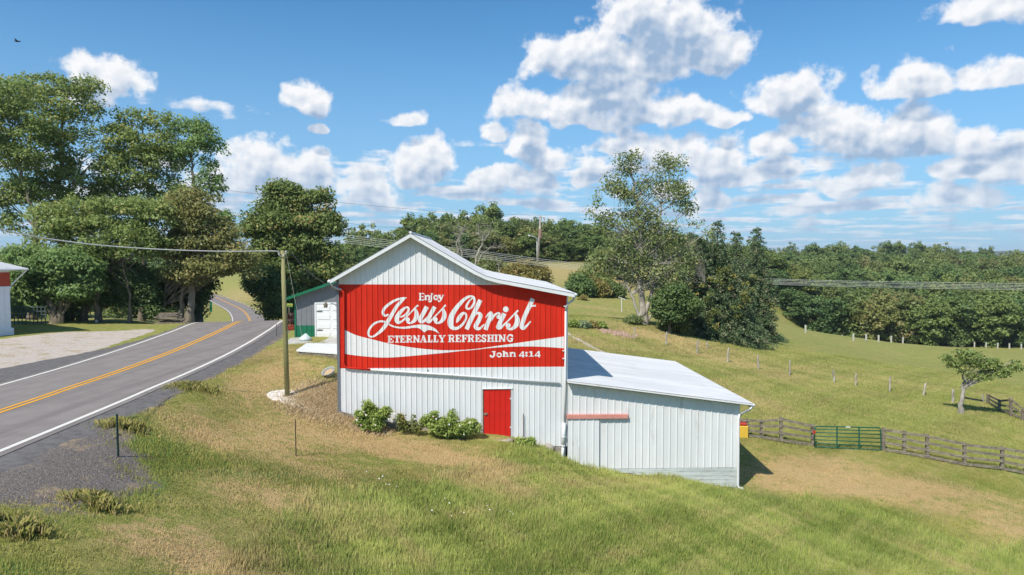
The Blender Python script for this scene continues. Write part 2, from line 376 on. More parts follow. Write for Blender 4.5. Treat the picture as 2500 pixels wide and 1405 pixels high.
def gz_raw(x, y):
    q = warp(x, y); out = np.zeros(x.shape)
    flat = q.reshape(-1, 2); o = np.zeros(len(flat))
    for i in range(0, len(flat), 20000):
        c = flat[i:i+20000]; o[i:i+20000] = phi(np.linalg.norm(c[:, None]-_c[None], axis=2))@sol[:_n]+sol[_n]+c@sol[_n+1:]
    z = o.reshape(x.shape)
    far = np.clip((np.hypot(x, y)-600)/900, 0, 1); z = z*(1-far)+(-2.0)*far
    return z
def axis(lo, f0, f1, hi, step, grow):
    mid = list(np.arange(f0, f1+1e-6, step)); a = []; s = step; v = mid[-1]
    while v < hi: s *= grow; v += s; a.append(v)
    b = []; s = step; v = mid[0]
    while v > lo: s *= grow; v -= s; b.append(v)
    return np.array(b[::-1]+mid+a)
XS = axis(-7000, -27, 34, 7000, .30, 1.075); YS = axis(-600, 11, 60, 9000, .30, 1.05)
GX, GY = np.meshgrid(XS, YS); GZ = gz_raw(GX, GY)
nearm = np.hypot(GX, GY) < 340
_x, _y = GX[nearm], GY[nearm]
dr, sr, zr = road_near(_x, _y)
# gentle lumps
lump = np.sin(_x*.9+1.3*np.sin(_y*.6))*np.sin(_y*.8+1.1*np.sin(_x*.5))*.035+np.sin(_x*.31+2)*np.sin(_y*.27)*.06
z_ = GZ[nearm]+lump*np.clip((dr-5)/4, 0, 1)
edge = np.where(sr > 0, 4.3, 6.2)
bl = np.clip((dr-edge)/np.where(sr > 0, 3.2, 5.0), 0, 1); bl = bl*bl*(3-2*bl)
z_ = (zr-.045)*(1-bl)+z_*bl
GZ[nearm] = z_
def gz(x, y):
    x = np.asarray(x, float); y = np.asarray(y, float)
    i = np.clip(np.searchsorted(XS, x)-1, 0, len(XS)-2); j = np.clip(np.searchsorted(YS, y)-1, 0, len(YS)-2)
    tx = (x-XS[i])/(XS[i+1]-XS[i]); ty = (y-YS[j])/(YS[j+1]-YS[j])
    return (GZ[j, i]*(1-tx)+GZ[j, i+1]*tx)*(1-ty)+(GZ[j+1, i]*(1-tx)+GZ[j+1, i+1]*tx)*ty
def onground(px, py, Y0):
    """walk along the pixel's ray to the terrain near Y0"""
    ys = np.linspace(Y0*.8, Y0*1.25, 160); d = ray(px, py); X = d[0]/d[1]*ys; Z = CAMZ+d[2]/d[1]*ys
    df = Z-gz(X, ys); hit = np.nonzero(df <= 0)[0]; k = int(hit[0]) if len(hit) and hit[0] > 0 else int(np.argmin(np.abs(df))); return (float(X[k]), float(ys[k]), float(gz(X[k], ys[k])))
nx, ny = len(XS), len(YS)
idx = np.arange(nx*ny).reshape(ny, nx)
quads = np.stack([idx[:-1, :-1], idx[:-1, 1:], idx[1:, 1:], idx[1:, :-1]], -1).reshape(-1, 4)

# ---- weights painted on the ground: what grows or lies where
def soft(d, w_): return 1/(1+np.exp(-d/w_))
def blob(px, py, Y, rx, ry):      # metres
    c = P(px, py, Y); return lambda x, y: np.exp(-(((x-c[0])/rx)**2+((y-c[1])/ry)**2))
DRY = [(720,1010,27,4.5,5,.42),(620,1180,20,3.5,3,.35),(1030,1110,26.5,5,1.6,.35),(2150,1170,32,8,3,.35),(1600,830,60,12,6,.30),(1850,960,50,9,5,.2),(620,860,37,3,5,.35),(900,1090,27.5,3.2,1.0,.9),(1000,1130,26,3.5,.8,.8),(1200,1150,25,1.2,.9,.9),(1160,1200,23.6,2.4,.8,.8),(420,1340,15.2,1.6,1.1,1),(560,1400,14.5,1.5,.7,1),(620,1100,24,2.5,2,.6),(660,930,31.5,1.6,2.2,.9),(560,960,29,2,1.5,.5),
  (800,1150,22,2,1,.6),(700,1230,19,2,.8,.6),(1900,1150,32,2,2,.8),(2010,1120,34,3,1.6,.7),(2200,1190,31.5,4.5,1.4,1),(2350,1260,29,4,1,.8),(2500,1310,27.5,2.5,.8,.8),(2000,1190,30.5,3,1,.7),(1500,1330,21.5,1,.5,.4),
  (1650,810,64,7,2.5,.9),(1500,770,80,7,5,.7),(1440,745,92,8,4,.7),(1750,870,59,6,2,.7),(1900,905,55,4,2,.5),(1420,830,55,5,3,.6),(1850,1010,44,3,3,.6),(2250,960,58,8,4,.35),(2300,850,140,20,6,.4),
  (1070,1130,25.7,2.0,.6,.7),(480,1070,23,1.6,1.0,.35),(350,1010,24,1,1,.6),(60,1290,15.5,.8,.8,.8),(1380,1180,25.6,1.0,.5,.25),(740,900,34,2,2,.5),(650,860,37,2,2,.4)]
LUSH = [(430,1150,20.5,2.2,1.6,1),(300,1050,22.5,1.1,1.2,1),(470,960,28,1.2,1.2,1),(440,940,29,1.6,.8,.8),(330,1200,17.6,.8,1.0,1),(250,1230,16.2,.9,.6,1),(700,930,31,1.2,1.5,.4),(750,1180,21,2.5,1,.8),(1000,1200,22.5,2.4,.9,.7),(60,1280,14.4,1.0,.5,.9),(20,1380,12.6,1.2,.5,.9),
  (2150,1010,40,6,3,.3),(2420,1180,33,5,1.2,.8),(2150,1240,28.5,4,1,.7),(1280,1120,27,1.2,1,.9),(560,900,32,1.2,1.5,.6),(800,1000,27.6,1.4,.8,.4)]
def fsum(L, x, y):
    o = np.zeros(x.shape)
    for (px, py, Y, rx, ry, k) in L: o += k*blob(px, py, Y, rx, ry)(x, y)
    return np.clip(o, 0, 1.2)
def nz(x, y, s, seed=0):         # cheap value-ish noise, -1..1
    return (np.sin(x*s+seed+1.7*np.sin(y*s*.83+seed))+np.sin(y*s*1.13-seed*2+1.9*np.sin(x*s*.71+1)) + .6*np.sin((x+y)*s*2.1+seed)+.6*np.sin((x-y)*s*2.3-seed))/3.2
def weights(x, y):
    d, s_, _ = road_near(x, y)
    dry = fsum(DRY, x, y); lush = fsum(LUSH, x, y)
    # long uncut grass in the foreground: on the near/right side of a line
    p1, p2, p3 = onl
    long_ = soft(np.minimum.reduce([ (yy_(x)-y), np.full(x.shape, 9.0)]), .35)
    # gravel lot across the road
    c = (d > 3.3) & (s_ < 0)
    lot = np.where(c, soft(d-4.6, .25)*soft(7.5+1.2*nz(x, y, .35, 2)-d+np.clip((48.5-y)*.9, -12, 16), .5)*soft(49.5-y, .8), 0)
    mill = np.where(s_ > 0, soft(d-4.0, .15)*soft(5.2+.5*nz(x, y, .8, 5)+np.clip((21.2-y)*.6, -.9, 2.3)+.35*nz(x, y, 3.1, 2)-d, .45)*soft(y-5, 1), 0)
    mill = mill*soft(22.6-y, .5)*soft(y-14.8-.6*nz(x, y, 1.4, 8), .5)+np.where(s_ > 0, soft(4.75+.25*nz(x, y, 1.3, 3)-d, .1), 0)*.8*(d > 3.0)*(1-soft(22.6-y, .5))
    pa, pb_ = P(1384, 820, 58.5), P(1490, 862, 51.0); tt = np.clip(((x-pa[0])*(pb_[0]-pa[0])+(y-pa[1])*(pb_[1]-pa[1]))/((pb_[0]-pa[0])**2+(pb_[1]-pa[1])**2), 0, 1)
    lot = np.maximum(lot, .72*soft(.38+.08*nz(x, y, 2, 1)-np.hypot(x-pa[0]-tt*(pb_[0]-pa[0]), y-pa[1]-tt*(pb_[1]-pa[1])), .12))
    cs = P(790, 990, 29.8); straw = np.exp(-(((x-cs[0]-.15)/1.45)**2+((y-cs[1])/1.6)**2)**1.5)*1.4*(x < -6.6)
    c2 = P(870, 1045, 28.8); straw = np.maximum(straw, np.exp(-(((x-c2[0])/1.3)**2+((y-c2[1])/.6)**2)))
    return dry, lush, long_, lot, mill, np.clip(straw, 0, 1)
# border between mown and uncut grass, as y(x)
bpts = [onground(px, py, Y) for px, py, Y in ((500,1400,14.3),(720,1240,19),(980,1230,21),(1130,1150,24),(1330,1105,28),(1480,1160,29),(1700,1185,29.2),(1806,1210,28.6),(2000,1240,28),(2200,1290,26.8),(2300,1330,26),(2500,1370,25.3))]
bx_ = np.array([p[0] for p in bpts]); by_ = np.array([p[1] for p in bpts]); o_ = np.argsort(bx_); bx_, by_ = bx_[o_], by_[o_]; bx_ = np.concatenate([[bx_[0]-1.2], bx_]); by_ = np.concatenate([[-20.], by_])
def yy_(x): return np.interp(x, bx_, by_)+.6*nz(x, x*0, .9, 1)
onl = (0, 0, 0)
mx_ = (GX > -120) & (GX < 140) & (GY > 0) & (GY < 170)
W6 = np.zeros((6,)+GX.shape)
ws = weights(GX[mx_], GY[mx_])
for k in range(6): W6[k][mx_] = ws[k]
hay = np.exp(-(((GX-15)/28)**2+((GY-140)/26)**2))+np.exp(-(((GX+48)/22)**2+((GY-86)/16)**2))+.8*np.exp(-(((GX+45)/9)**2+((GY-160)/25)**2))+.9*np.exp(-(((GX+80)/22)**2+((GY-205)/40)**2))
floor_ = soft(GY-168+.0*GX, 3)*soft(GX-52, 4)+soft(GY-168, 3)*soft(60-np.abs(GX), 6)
W6[3] = np.where(mx_, W6[3], 0)
gobj_v = np.stack([GX, GY, GZ], -1).reshape(-1, 3)

gm = bpy.data.materials.new('ground_soil_and_grass'); gm.use_nodes = True
t = NT(gm.node_tree); b = t.n['Principled BSDF']; b.inputs['Roughness'].default_value = .95; b.inputs['Specular IOR Level'].default_value = .08
pos = t.new('ShaderNodeNewGeometry').outputs['Position']
wa = t.new('ShaderNodeSeparateColor'); t.put(wa.inputs[0], t.new('ShaderNodeAttribute', attribute_name='wa').outputs['Color'])
wb = t.new('ShaderNodeSeparateColor'); t.put(wb.inputs[0], t.new('ShaderNodeAttribute', attribute_name='wb').outputs['Color'])
wc = t.new('ShaderNodeSeparateColor'); t.put(wc.inputs[0], t.new('ShaderNodeAttribute', attribute_name='wc').outputs['Color'])
nb = t.noise(pos, .35, 5, .6); nm = t.noise(pos, 2.2, 6, .65); nf = t.noise(pos, 14, 5, .7)
stp = t.vm('MULTIPLY', pos, (1.0, 3.0, 1.0)); nst = t.noise(stp, 1.2, 5, .65)
gcol = t.mix(t.ss(nm, .35, .68), (.23, .26, .06), (.37, .36, .11))
gcol = t.mix(t.m('MULTIPLY', t.ss(nb, .45, .62), .35), gcol, (.44, .33, .14))
dn = t.m('ADD', t.m('ADD', t.m('MULTIPLY', wa.outputs[0], .8), t.m('MULTIPLY', t.m('SUBTRACT', nm, .5), 2.4)), t.m('MULTIPLY', t.m('SUBTRACT', nst, .5), 1.6))
gcol = t.mix(t.m('MULTIPLY', t.ss(dn, .25, .9), .85), gcol, (.56, .39, .19))
ln = t.m('ADD', wa.outputs[1], t.m('MULTIPLY', t.m('SUBTRACT', nm, .5), .8))
gcol = t.mix(t.ss(ln, .25, .8), gcol, (.15, .235, .055))
gcol = t.mix(t.m('MULTIPLY', wa.outputs[2], .8), gcol, t.mix(nm, (.14, .17, .035), (.27, .28, .075)))
gcol = t.mix(wc.outputs[0], gcol, t.mix(t.ss(nst, .35, .65), (.36, .30, .12), (.50, .38, .17)))
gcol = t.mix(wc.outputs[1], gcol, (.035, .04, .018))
gcol = t.mix(t.ss(t.m('ADD', wc.outputs[2], t.m('MULTIPLY', t.m('SUBTRACT', nm, .5), .7)), .3, .7), gcol, t.mix(nf, (.56, .40, .23), (.78, .61, .40)))
nl = t.m('ADD', wb.outputs[0], t.m('MULTIPLY', t.m('SUBTRACT', t.noise(pos, 1.0, 6, .7), .5), .9))
lotc = t.mix(t.ss(nf, .3, .7), (.50, .43, .37), (.72, .63, .55))
lotc = t.mix(t.ss(t.noise(t.vm('MULTIPLY', pos, (.7, 1.6, 1)), 1.1, 7, .75), .52, .62), lotc, (.44, .33, .17))
gcol = t.mix(t.ss(nl, .42, .6), gcol, lotc)
mnn = t.m('ADD', wb.outputs[1], t.m('MULTIPLY', t.m('SUBTRACT', t.noise(pos, 1.3, 8, .75), .5), 1.7))
millc = t.mix(t.ss(t.noise(pos, 30, 3, .8), .35, .7), (.115, .10, .09), (.36, .31, .275))
millc = t.mix(t.ss(t.noise(pos, .9, 6, .7), .53, .66), millc, (.40, .30, .20))
gcol = t.mix(t.ss(mnn, .42, .58), gcol, millc)
gcol = t.mix(t.m('MULTIPLY', t.ss(nf, .35, .75), .30), gcol, t.mix(.5, gcol, (.02, .025, .01)))
t.put(b.inputs['Base Color'], gcol)
bp = t.new('ShaderNodeBump'); bp.inputs['Strength'].default_value = .9; bp.inputs['Distance'].default_value = .10
hh = t.m('ADD', t.m('MULTIPLY', t.noise(pos, 7, 6, .75), 1.0), t.m('MULTIPLY', nm, .6))
t.put(bp.inputs['Height'], hh); t.put(b.inputs['Normal'], bp.outputs[0])
ground = raw('ground', gobj_v, quads, gm, smooth=True); setp(ground, kind='structure')
def cattr(me, name, r_, g_, b_):
    a = me.attributes.new(name, 'FLOAT_COLOR', 'POINT')
    arr = np.stack([r_.ravel(), g_.ravel(), b_.ravel(), np.ones(r_.size)], 1).astype(np.float32); a.data.foreach_set('color', arr.ravel())
cattr(ground.data, 'wa', W6[0], W6[1], W6[2]); cattr(ground.data, 'wb', W6[3], W6[4], W6[4]*0)
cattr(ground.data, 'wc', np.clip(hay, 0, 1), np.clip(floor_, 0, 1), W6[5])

# distant hills
def ridge(name, Y, x0, x1, base, amp, seed, col):
    n = 160; xs = np.linspace(x0, x1, n); top = base+amp*(.6*np.sin(xs/Y*5+seed)+.4*np.sin(xs/Y*13+seed*2)+.12*np.sin(xs/Y*41+seed)+.05*rng.standard_normal(n))
    V = []; Fs = []
    for k, (dy, f) in enumerate(((-Y*.14, 0), (-Y*.07, .55), (0, 1), (Y*.1, .9), (Y*.2, 0))):
        for i in range(n): V.append((xs[i], Y+dy, -6+(top[i]+6)*f))
    for k in range(4):
        for i in range(n-1): Fs.append((k*n+i, k*n+i+1, (k+1)*n+i+1, (k+1)*n+i))
    o = raw(name, V, Fs, col, smooth=True); setp(o, kind='structure'); return o
hillm = mat('far_woodland', (.045, .065, .03), .95, .05, var=.4, vscale=.03)
ridge('hills', 1500, -1900, 2000, 7, 6, 1.0, hillm); ridge('hills', 3200, -4200, 4200, 22, 10, 2.3, hillm)

# road
asph = bpy.data.materials.new('asphalt'); asph.use_nodes = True; t = NT(asph.node_tree); b = t.n['Principled BSDF']
pos = t.new('ShaderNodeNewGeometry').outputs['Position']
c = t.mix(t.ss(t.noise(pos, 1.2, 5, .6), .3, .7), (.235, .205, .19), (.275, .245, .228))
c = t.mix(t.m('MULTIPLY', t.ss(t.noise(pos, 60, 3, .8), .4, .8), .35), c, (.27, .26, .25))
c = t.mix(t.m('MULTIPLY', t.ss(t.noise(t.vm('MULTIPLY', pos, (2.2, .07, 1)), 1, 4, .6), .45, .7), .45), c, (.15, .135, .13))
vc = t.new('ShaderNodeTexVoronoi', feature='DISTANCE_TO_EDGE'); t.put(vc.inputs['Vector'], t.vm('ADD', t.vm('MULTIPLY', pos, (.35, .16, .3)), t.vm('SCALE', t.noise(pos, 1.1, 4, .6, out='Color'), scale=.5))); vc.inputs['Scale'].default_value = 1.0
c = t.mix(t.m('MULTIPLY', t.ss(vc.outputs['Distance'], .006, .001), t.m('MULTIPLY', t.ss(t.noise(pos, .12, 2, .5), .5, .62), .7)), c, (.05, .045, .045))
t.put(b.inputs['Base Color'], c); b.inputs['Roughness'].default_value = .9; b.inputs['Specular IOR Level'].default_value = .1
bp = t.new('ShaderNodeBump'); bp.inputs['Strength'].default_value = .3; bp.inputs['Distance'].default_value = .01
t.put(bp.inputs['Height'], t.noise(pos, 80, 3, .7)); t.put(b.inputs['Normal'], bp.outputs[0])
oldasph = mat('old_asphalt', (.15, .14, .135), .9, .15, var=.25, vscale=3, bump=.6, bscale=25, c2=(.17, .16, .155), dscale=5)
CFd = np.gradient(CF[:, :2], axis=0); CFd /= np.linalg.norm(CFd, axis=1)[:, None]; CFn = np.stack([CFd[:, 1], -CFd[:, 0]], 1)
def strip(name, a, b_, dz, material, n=1, jag=0, ysel=None, fa=None, fb=None):
    V = []; k = 0
    for i in range(len(CF)):
        if ysel and not (ysel[0] <= CF[i, 1] <= ysel[1]): continue
        aa = fa(CF[i, 1]) if fa else a; bb = fb(CF[i, 1]) if fb else b_
        jb = jag*(.5*math.sin(CF[i, 1]*1.9)+.35*math.sin(CF[i, 1]*4.7+1)+.3*(rnd.random()-.5))
        for j in range(n+1):
            o = aa+(bb-aa)*j/n
            if j == (n if abs(bb) > abs(aa) else 0): o += jb
            q = CF[i, :2]+CFn[i]*o; V.append((q[0], q[1], CF[i, 2]+dz-(.0012*o*o if abs(o) < 4 else .02)-(.055 if jag and j == (n if abs(bb) > abs(aa) else 0) else 0)))
        k += 1
    Fs = [(i*(n+1)+j, i*(n+1)+j+1, (i+1)*(n+1)+j+1, (i+1)*(n+1)+j) for i in range(k-1) for j in range(n)]
    o = raw(name, V, Fs, material); return setp(o, kind='structure')
strip('road_shoulder', 3.35, 4.55, .005, oldasph, 3, jag=.35, ysel=(-60, 58))
strip('road_shoulder', -3.35, -3.9, .005, oldasph, 2, jag=.2, ysel=(-60, 58), fb=lambda y: -3.9-3.2*math.exp(-((y-31)/7.5)**2))
strip('road', -3.5, 3.52, .022, asph, 8)
LW = 3.12
for nm_, a, b_, m_ in (('lane_marking', -.24, -.11, yellowline), ('lane_marking', .03, .16, yellowline), ('edge_marking', LW-.02, LW+.15, whiteline), ('edge_marking', -LW-.15, -LW, whiteline)):
    strip(nm_, a, b_, .030, m_)

# ------------------------------------------------------------------ leaves and trees
def leafcloud(rg, C, rad, per, size, flat=.6, up=.45, tvar=.25, droop=0.0):
    """C (n,3) clump centres, rad (n,), per leaves per clump. quads"""
    C = np.asarray(C, float); n = len(C); rad = np.broadcast_to(rad, (n,)); 
    cnt = np.maximum(3, (per*(rad/np.mean(rad))**2).astype(int)); idc = np.repeat(np.arange(n), cnt); N = len(idc)
    d = rg.standard_normal((N, 3)); d /= np.linalg.norm(d, axis=1)[:, None]+1e-9
    r = rg.random(N)**.42
    off = d*(r*rad[idc])[:, None]; off[:, 2] *= flat
    if droop: off[:, 2] -= droop*(off[:, 0]**2+off[:, 1]**2)/np.maximum(rad[idc], .1)
    p = C[idc]+off
    nrm = d*.7+rg.standard_normal((N, 3))*.6+np.array([0, 0, up]); nrm /= np.linalg.norm(nrm, axis=1)[:, None]
    a = np.cross(nrm, rg.standard_normal((N, 3))); a /= np.linalg.norm(a, axis=1)[:, None]; b = np.cross(nrm, a)
    s = size*(.6+.8*rg.random(N)); a *= (s*.62)[:, None]; b *= (s*.36)[:, None]
    fold = nrm*(s*.1)[:, None]
    V = np.stack([p-a, p-b+fold, p+a, p+b+fold], 1).reshape(-1, 3)
    ct = rg.random(n)
    tone = np.clip(.5+(ct[idc]-.5)*tvar*2+(rg.random(N)-.5)*.5, 0, 1)
    return V, np.arange(N*4).reshape(-1, 4), np.repeat(tone, 4)
def lobes_to_clumps(rg, lobes, n):
    """lobes: (x,y,z,rx,ry,rz) ; clump centres biased to the outer shell"""
    L = np.array(lobes, float); vol = (L[:, 3]*L[:, 4]*L[:, 5])**.72; k = rg.choice(len(L), n, p=vol/vol.sum())
    d = rg.standard_normal((n, 3)); d /= np.linalg.norm(d, axis=1)[:, None]
    r = .35+.65*rg.random(n)**.6
    return L[k, :3]+d*L[k, 3:]*r[:, None]
def branchy(mb, path, rads, targets, rg, r0=.05, n=5, sag=.15):
    """limbs from the trunk path out to targets"""
    path = np.array(path, float)
    for T in targets:
        T = np.array(T); dz_ = T[2]-path[:, 2]; hd = np.linalg.norm(path[:, :2]-T[:2], axis=1)
        want = np.abs(dz_-hd*.75); k = int(np.argmin(want)); A = path[k]
        L = np.linalg.norm(T-A)
        if L < .4: continue
        mid = (A+T)/2+np.array([0, 0, L*.12])+rg.standard_normal(3)*L*.07
        q1 = A*.6+mid*.4+rg.standard_normal(3)*L*.03; q2 = mid*.45+T*.55+rg.standard_normal(3)*L*.05
        rr = min(rads[k]*.42, r0*.8+.007*L)
        mb.tube([A, q1, q2, T], [rr, rr*.75, rr*.45, rr*.15], n, cap=False)
def tree(name, label, cat, base, trunk, r0, lobes, nc, per, lsize, crad, lm, bm_=None, group=None, seed=1, flat=.6, nb=30, up=.45, droop=0.0, tvar=.3, extra=None, stems=None, twigs=0):
    """all geometry relative to base; trunk = list of world points; lobes in world coordinates"""
    rg = np.random.default_rng(seed); base = np.array(base, float)
    t_ = thing(name, label, cat, tuple(base), group=group)
    C = lobes_to_clumps(rg, lobes, nc)-base
    V, Q, tone = leafcloud(rg, C, crad*(.6+.8*rg.random(nc)), per, lsize, flat, up, tvar, droop)
    mb = MB()
    for tp, rr in ([(trunk, r0)]+(stems or [])):
        tp = catmull(np.array(tp, float)-base, 5); tp[0, 2] -= .5; m = len(tp)
        jit = rg.standard_normal(tp.shape)*rr*.25; jit[:1] = 0; tp = tp+jit
        rads = rr*(1-np.linspace(0, 1, m)**.8*.85); rads[0] *= 1.45; rads[1] *= 1.12
        mb.tube(tp, list(rads), 9, cap=False)
        kk = rg.choice(nc, min(nb, nc), replace=False); branchy(mb, tp[int(m*.4):], rads[int(m*.4):], C[kk], rg, r0=rr*.16)
    mb.build('trunk', bm_ or bark, t_, smooth=True)
    raw('crown', V, Q, lm, t_, tone=tone)
    if extra: extra(t_, base, rg)
    return t_
def LB(Y, *ls, dep=.8):
    """photo ellipses (px,py,rx,ry) at distance Y -> world lobes"""
    out = []
    for l in ls:
        px, py, rx, ry = l[:4]; y = Y+(l[4] if len(l) > 4 else 0)
        c = P(px, py, y); out.append((c[0], c[1], c[2], rx/F*y, rx/F*y*dep, ry/F*y))
    return out
def TP(Y, *ps): return [P(px, py, Y+(0 if len(ps_) < 3 else ps_[2])) for ps_ in ps for px, py in [ps_[:2]]]

locust = leafmat('locust_leaves', (.13, .19, .05), (.34, .41, .13), (.42, .38, .13), .4)
locust_d = leafmat('locust_leaves_dark', (.11, .19, .06), (.28, .39, .13), None, .4)
brownleaf = leafmat('turning_leaves', (.15, .175, .055), (.35, .335, .12), (.50, .36, .14), .4)
mapleleaf = leafmat('maple_leaves', (.095, .145, .042), (.27, .335, .10), (.42, .30, .12), .35)
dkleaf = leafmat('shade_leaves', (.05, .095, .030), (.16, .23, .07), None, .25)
ashleaf = leafmat('ash_leaves', (.11, .16, .05), (.29, .34, .13), (.38, .34, .14), .35)
needle = leafmat('spruce_needles', (.05, .090, .040), (.15, .215, .090), (.27, .25, .15), .12)
vineleaf = leafmat('vine_leaves', (.09, .13, .03), (.27, .27, .07), (.36, .28, .08), .3)
bushgr = leafmat('garden_leaves', (.13, .20, .035), (.40, .48, .12), None, .3)
orangebush = leafmat('orange_shrub_leaves', (.16, .155, .045), (.36, .29, .09), (.45, .27, .11), .3)
wood_a = leafmat('wood_leaves_mid', (.085, .13, .036), (.24, .30, .09), None, .3, hue=.35)
wood_b = leafmat('wood_leaves_dark', (.07, .125, .042), (.20, .28, .085), None, .3, hue=.4)
wood_c = leafmat('wood_leaves_olive', (.10, .135, .038), (.26, .29, .10), (.34, .25, .12), .3, hue=.4)

OUT_L = 'tall trees across the road'
def gb(px, py, Y): q = onground(px, py, Y); return np.array(q)
# left stand
tree('locust_tree', 'tall leaning locust at the left edge of the picture, dark trunk above the white building', 'tree', gb(75, 783, 57),
     TP(57, (75, 783), (100, 690), (98, 600), (75, 500), (50, 420), (30, 330)), .34,
     LB(57, (20,235,80,45), (45,300,90,40), (-30,300,80,70), (0,370,80,45), (70,370,60,35), (-20,460,80,45), (45,470,50,30), (10,540,60,28), (60,610,50,25)), 280, 60, .20, .86, locust, group=OUT_L, seed=11, flat=.58, nb=45, droop=.25)
tree('locust_tree', 'tallest locust of the stand, its feathery top below the small round cloud', 'tree', gb(160, 784, 61),
     TP(61, (160, 784), (152, 680), (150, 560), (148, 440), (150, 330), (158, 230)), .36,
     LB(61, (110,205,75,26), (190,205,55,24), (235,235,22,35), (70,250,55,32), (150,260,80,34), (215,300,45,25), (90,320,80,28), (180,350,90,30), (245,390,45,25), (120,400,80,28), (200,430,80,26), (80,450,60,25), (160,480,90,22)), 360, 56, .20, .80, locust, group=OUT_L, seed=12, flat=.58, nb=60, droop=.28)
tree('locust_tree', 'broad locust in the middle of the stand with a domed top', 'tree', gb(345, 781, 63),
     TP(63, (345, 781), (350, 680), (355, 560), (360, 460), (350, 370), (345, 290)), .30,
     LB(63, (335,285,55,22), (300,320,55,30), (390,310,55,32), (345,350,90,32), (290,390,60,28), (400,390,60,34), (340,430,80,26), (270,460,50,24), (400,460,60,25), (340,500,80,24)), 320, 56, .20, .80, locust, group=OUT_L, seed=13, flat=.58, nb=55, droop=.25)
tree('locust_tree', 'slender locust at the right end of the stand with sky showing through its crown', 'tree', gb(470, 779, 63),
     TP(63, (470, 779), (472, 660), (478, 520), (470, 430), (468, 370), (475, 310)), .27,
     LB(63, (470,308,48,20), (500,345,42,22), (522,385,28,26), (450,365,35,18), (505,440,42,26), (455,470,40,24), (530,470,22,24), (545,530,34,24), (480,540,60,26), (555,570,26,26)), 190, 54, .20, .78, locust_d, group=OUT_L, seed=14, flat=.58, nb=45, droop=.25)
tree('locust_tree', 'lower yellow-green locust in front of the stand, left of the brown tree', 'tree', gb(215, 786, 55),
     TP(55, (240, 786), (235, 720), (255, 640), (262, 560), (250, 500)), .26,
     LB(55, (180,505,70,24), (260,500,60,24), (120,520,55,22), (335,505,55,26), (390,520,40,28), (220,545,100,26), (330,560,70,28), (130,570,60,24), (270,600,90,30), (180,620,70,28), (380,600,50,28)), 340, 72, .19, .82, locust, group=OUT_L, seed=15, flat=.58, nb=50, droop=.22,
     stems=[(TP(55, (315, 786), (316, 720), (300, 640), (320, 570)), .15)])
tree('turning_tree', 'tree with rusty brown and ochre leaves standing above the road bend', 'tree', gb(470, 776, 57),
     TP(57, (462, 776), (470, 700), (468, 620), (470, 540), (468, 480)), .34,
     LB(57, (465,490,48,30), (495,535,52,36), (435,545,45,34), (540,585,45,32), (470,595,70,34), (590,615,36,28), (420,610,40,30), (520,640,70,28), (610,650,30,24), (455,660,70,28)), 330, 100, .18, .9, brownleaf, group=OUT_L, seed=16, flat=.5, nb=50,
     stems=[(TP(57, (440, 777), (445, 720), (455, 640), (450, 560)), .24), (TP(57, (398, 780), (402, 730), (410, 650)), .2)])
tree('shade_tree', 'dark many-stemmed tree beside the white building', 'tree', gb(135, 786, 53),
     TP(53, (135, 787), (125, 740), (95, 690), (80, 640)), .38,
     LB(53, (110,650,70,34), (60,680,50,34), (170,640,60,34), (180,700,60,30), (100,710,60,22), (60,630,35,28), (210,660,40,34), (60,740,40,20)), 260, 110, .22, .9, locust_d, group=OUT_L, seed=17, flat=.6, nb=30, droop=.1,
     stems=[(TP(53, (140, 787), (150, 730), (160, 670), (170, 620)), .26), (TP(53, (148, 787), (165, 745), (190, 710), (220, 690)), .12)])
tree('juniper_tree', 'black-green juniper with twiggy base among the locust trunks', 'tree', gb(330, 783, 56),
     TP(56, (318, 783), (320, 740), (322, 690)), .12,
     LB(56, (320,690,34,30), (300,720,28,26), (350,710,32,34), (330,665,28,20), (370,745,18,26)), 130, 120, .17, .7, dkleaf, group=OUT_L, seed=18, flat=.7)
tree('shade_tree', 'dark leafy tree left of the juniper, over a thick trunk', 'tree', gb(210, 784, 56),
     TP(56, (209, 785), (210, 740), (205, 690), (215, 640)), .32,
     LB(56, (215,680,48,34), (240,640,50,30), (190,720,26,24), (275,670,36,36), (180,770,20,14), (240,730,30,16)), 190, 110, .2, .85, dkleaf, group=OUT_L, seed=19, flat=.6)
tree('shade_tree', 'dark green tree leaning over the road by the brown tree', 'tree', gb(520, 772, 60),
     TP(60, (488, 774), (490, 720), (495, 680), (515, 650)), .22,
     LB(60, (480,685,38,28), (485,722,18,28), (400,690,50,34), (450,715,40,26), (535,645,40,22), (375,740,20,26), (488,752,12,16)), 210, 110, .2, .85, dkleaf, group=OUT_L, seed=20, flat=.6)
# maple beyond the crest, right of the road
tree('maple_tree', 'rounded maple with bronze-tinged leaves behind the near pole', 'tree', gb(700, 776, 76),
     TP(76, (700, 776), (697, 700), (690, 620), (685, 560), (690, 490)), .36,
     LB(76, (690,478,38,34), (655,510,34,34), (625,555,28,32), (730,500,28,28), (780,490,30,30), (690,545,70,34), (770,545,50,30), (812,560,18,34), (640,610,42,30), (730,600,70,34), (800,620,32,28), (680,660,76,30), (770,670,60,28), (640,685,40,28), (680,730,34,26), (740,720,60,26)), 620, 125, .26, 1.15, mapleleaf, seed=21, flat=.55, nb=60)
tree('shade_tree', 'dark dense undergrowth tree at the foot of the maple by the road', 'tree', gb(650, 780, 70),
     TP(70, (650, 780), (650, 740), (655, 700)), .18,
     LB(70, (640,690,34,26), (668,735,26,26), (690,720,36,34), (672,765,18,14), (715,760,30,20)), 180, 110, .22, .95, dkleaf, seed=22, flat=.6)
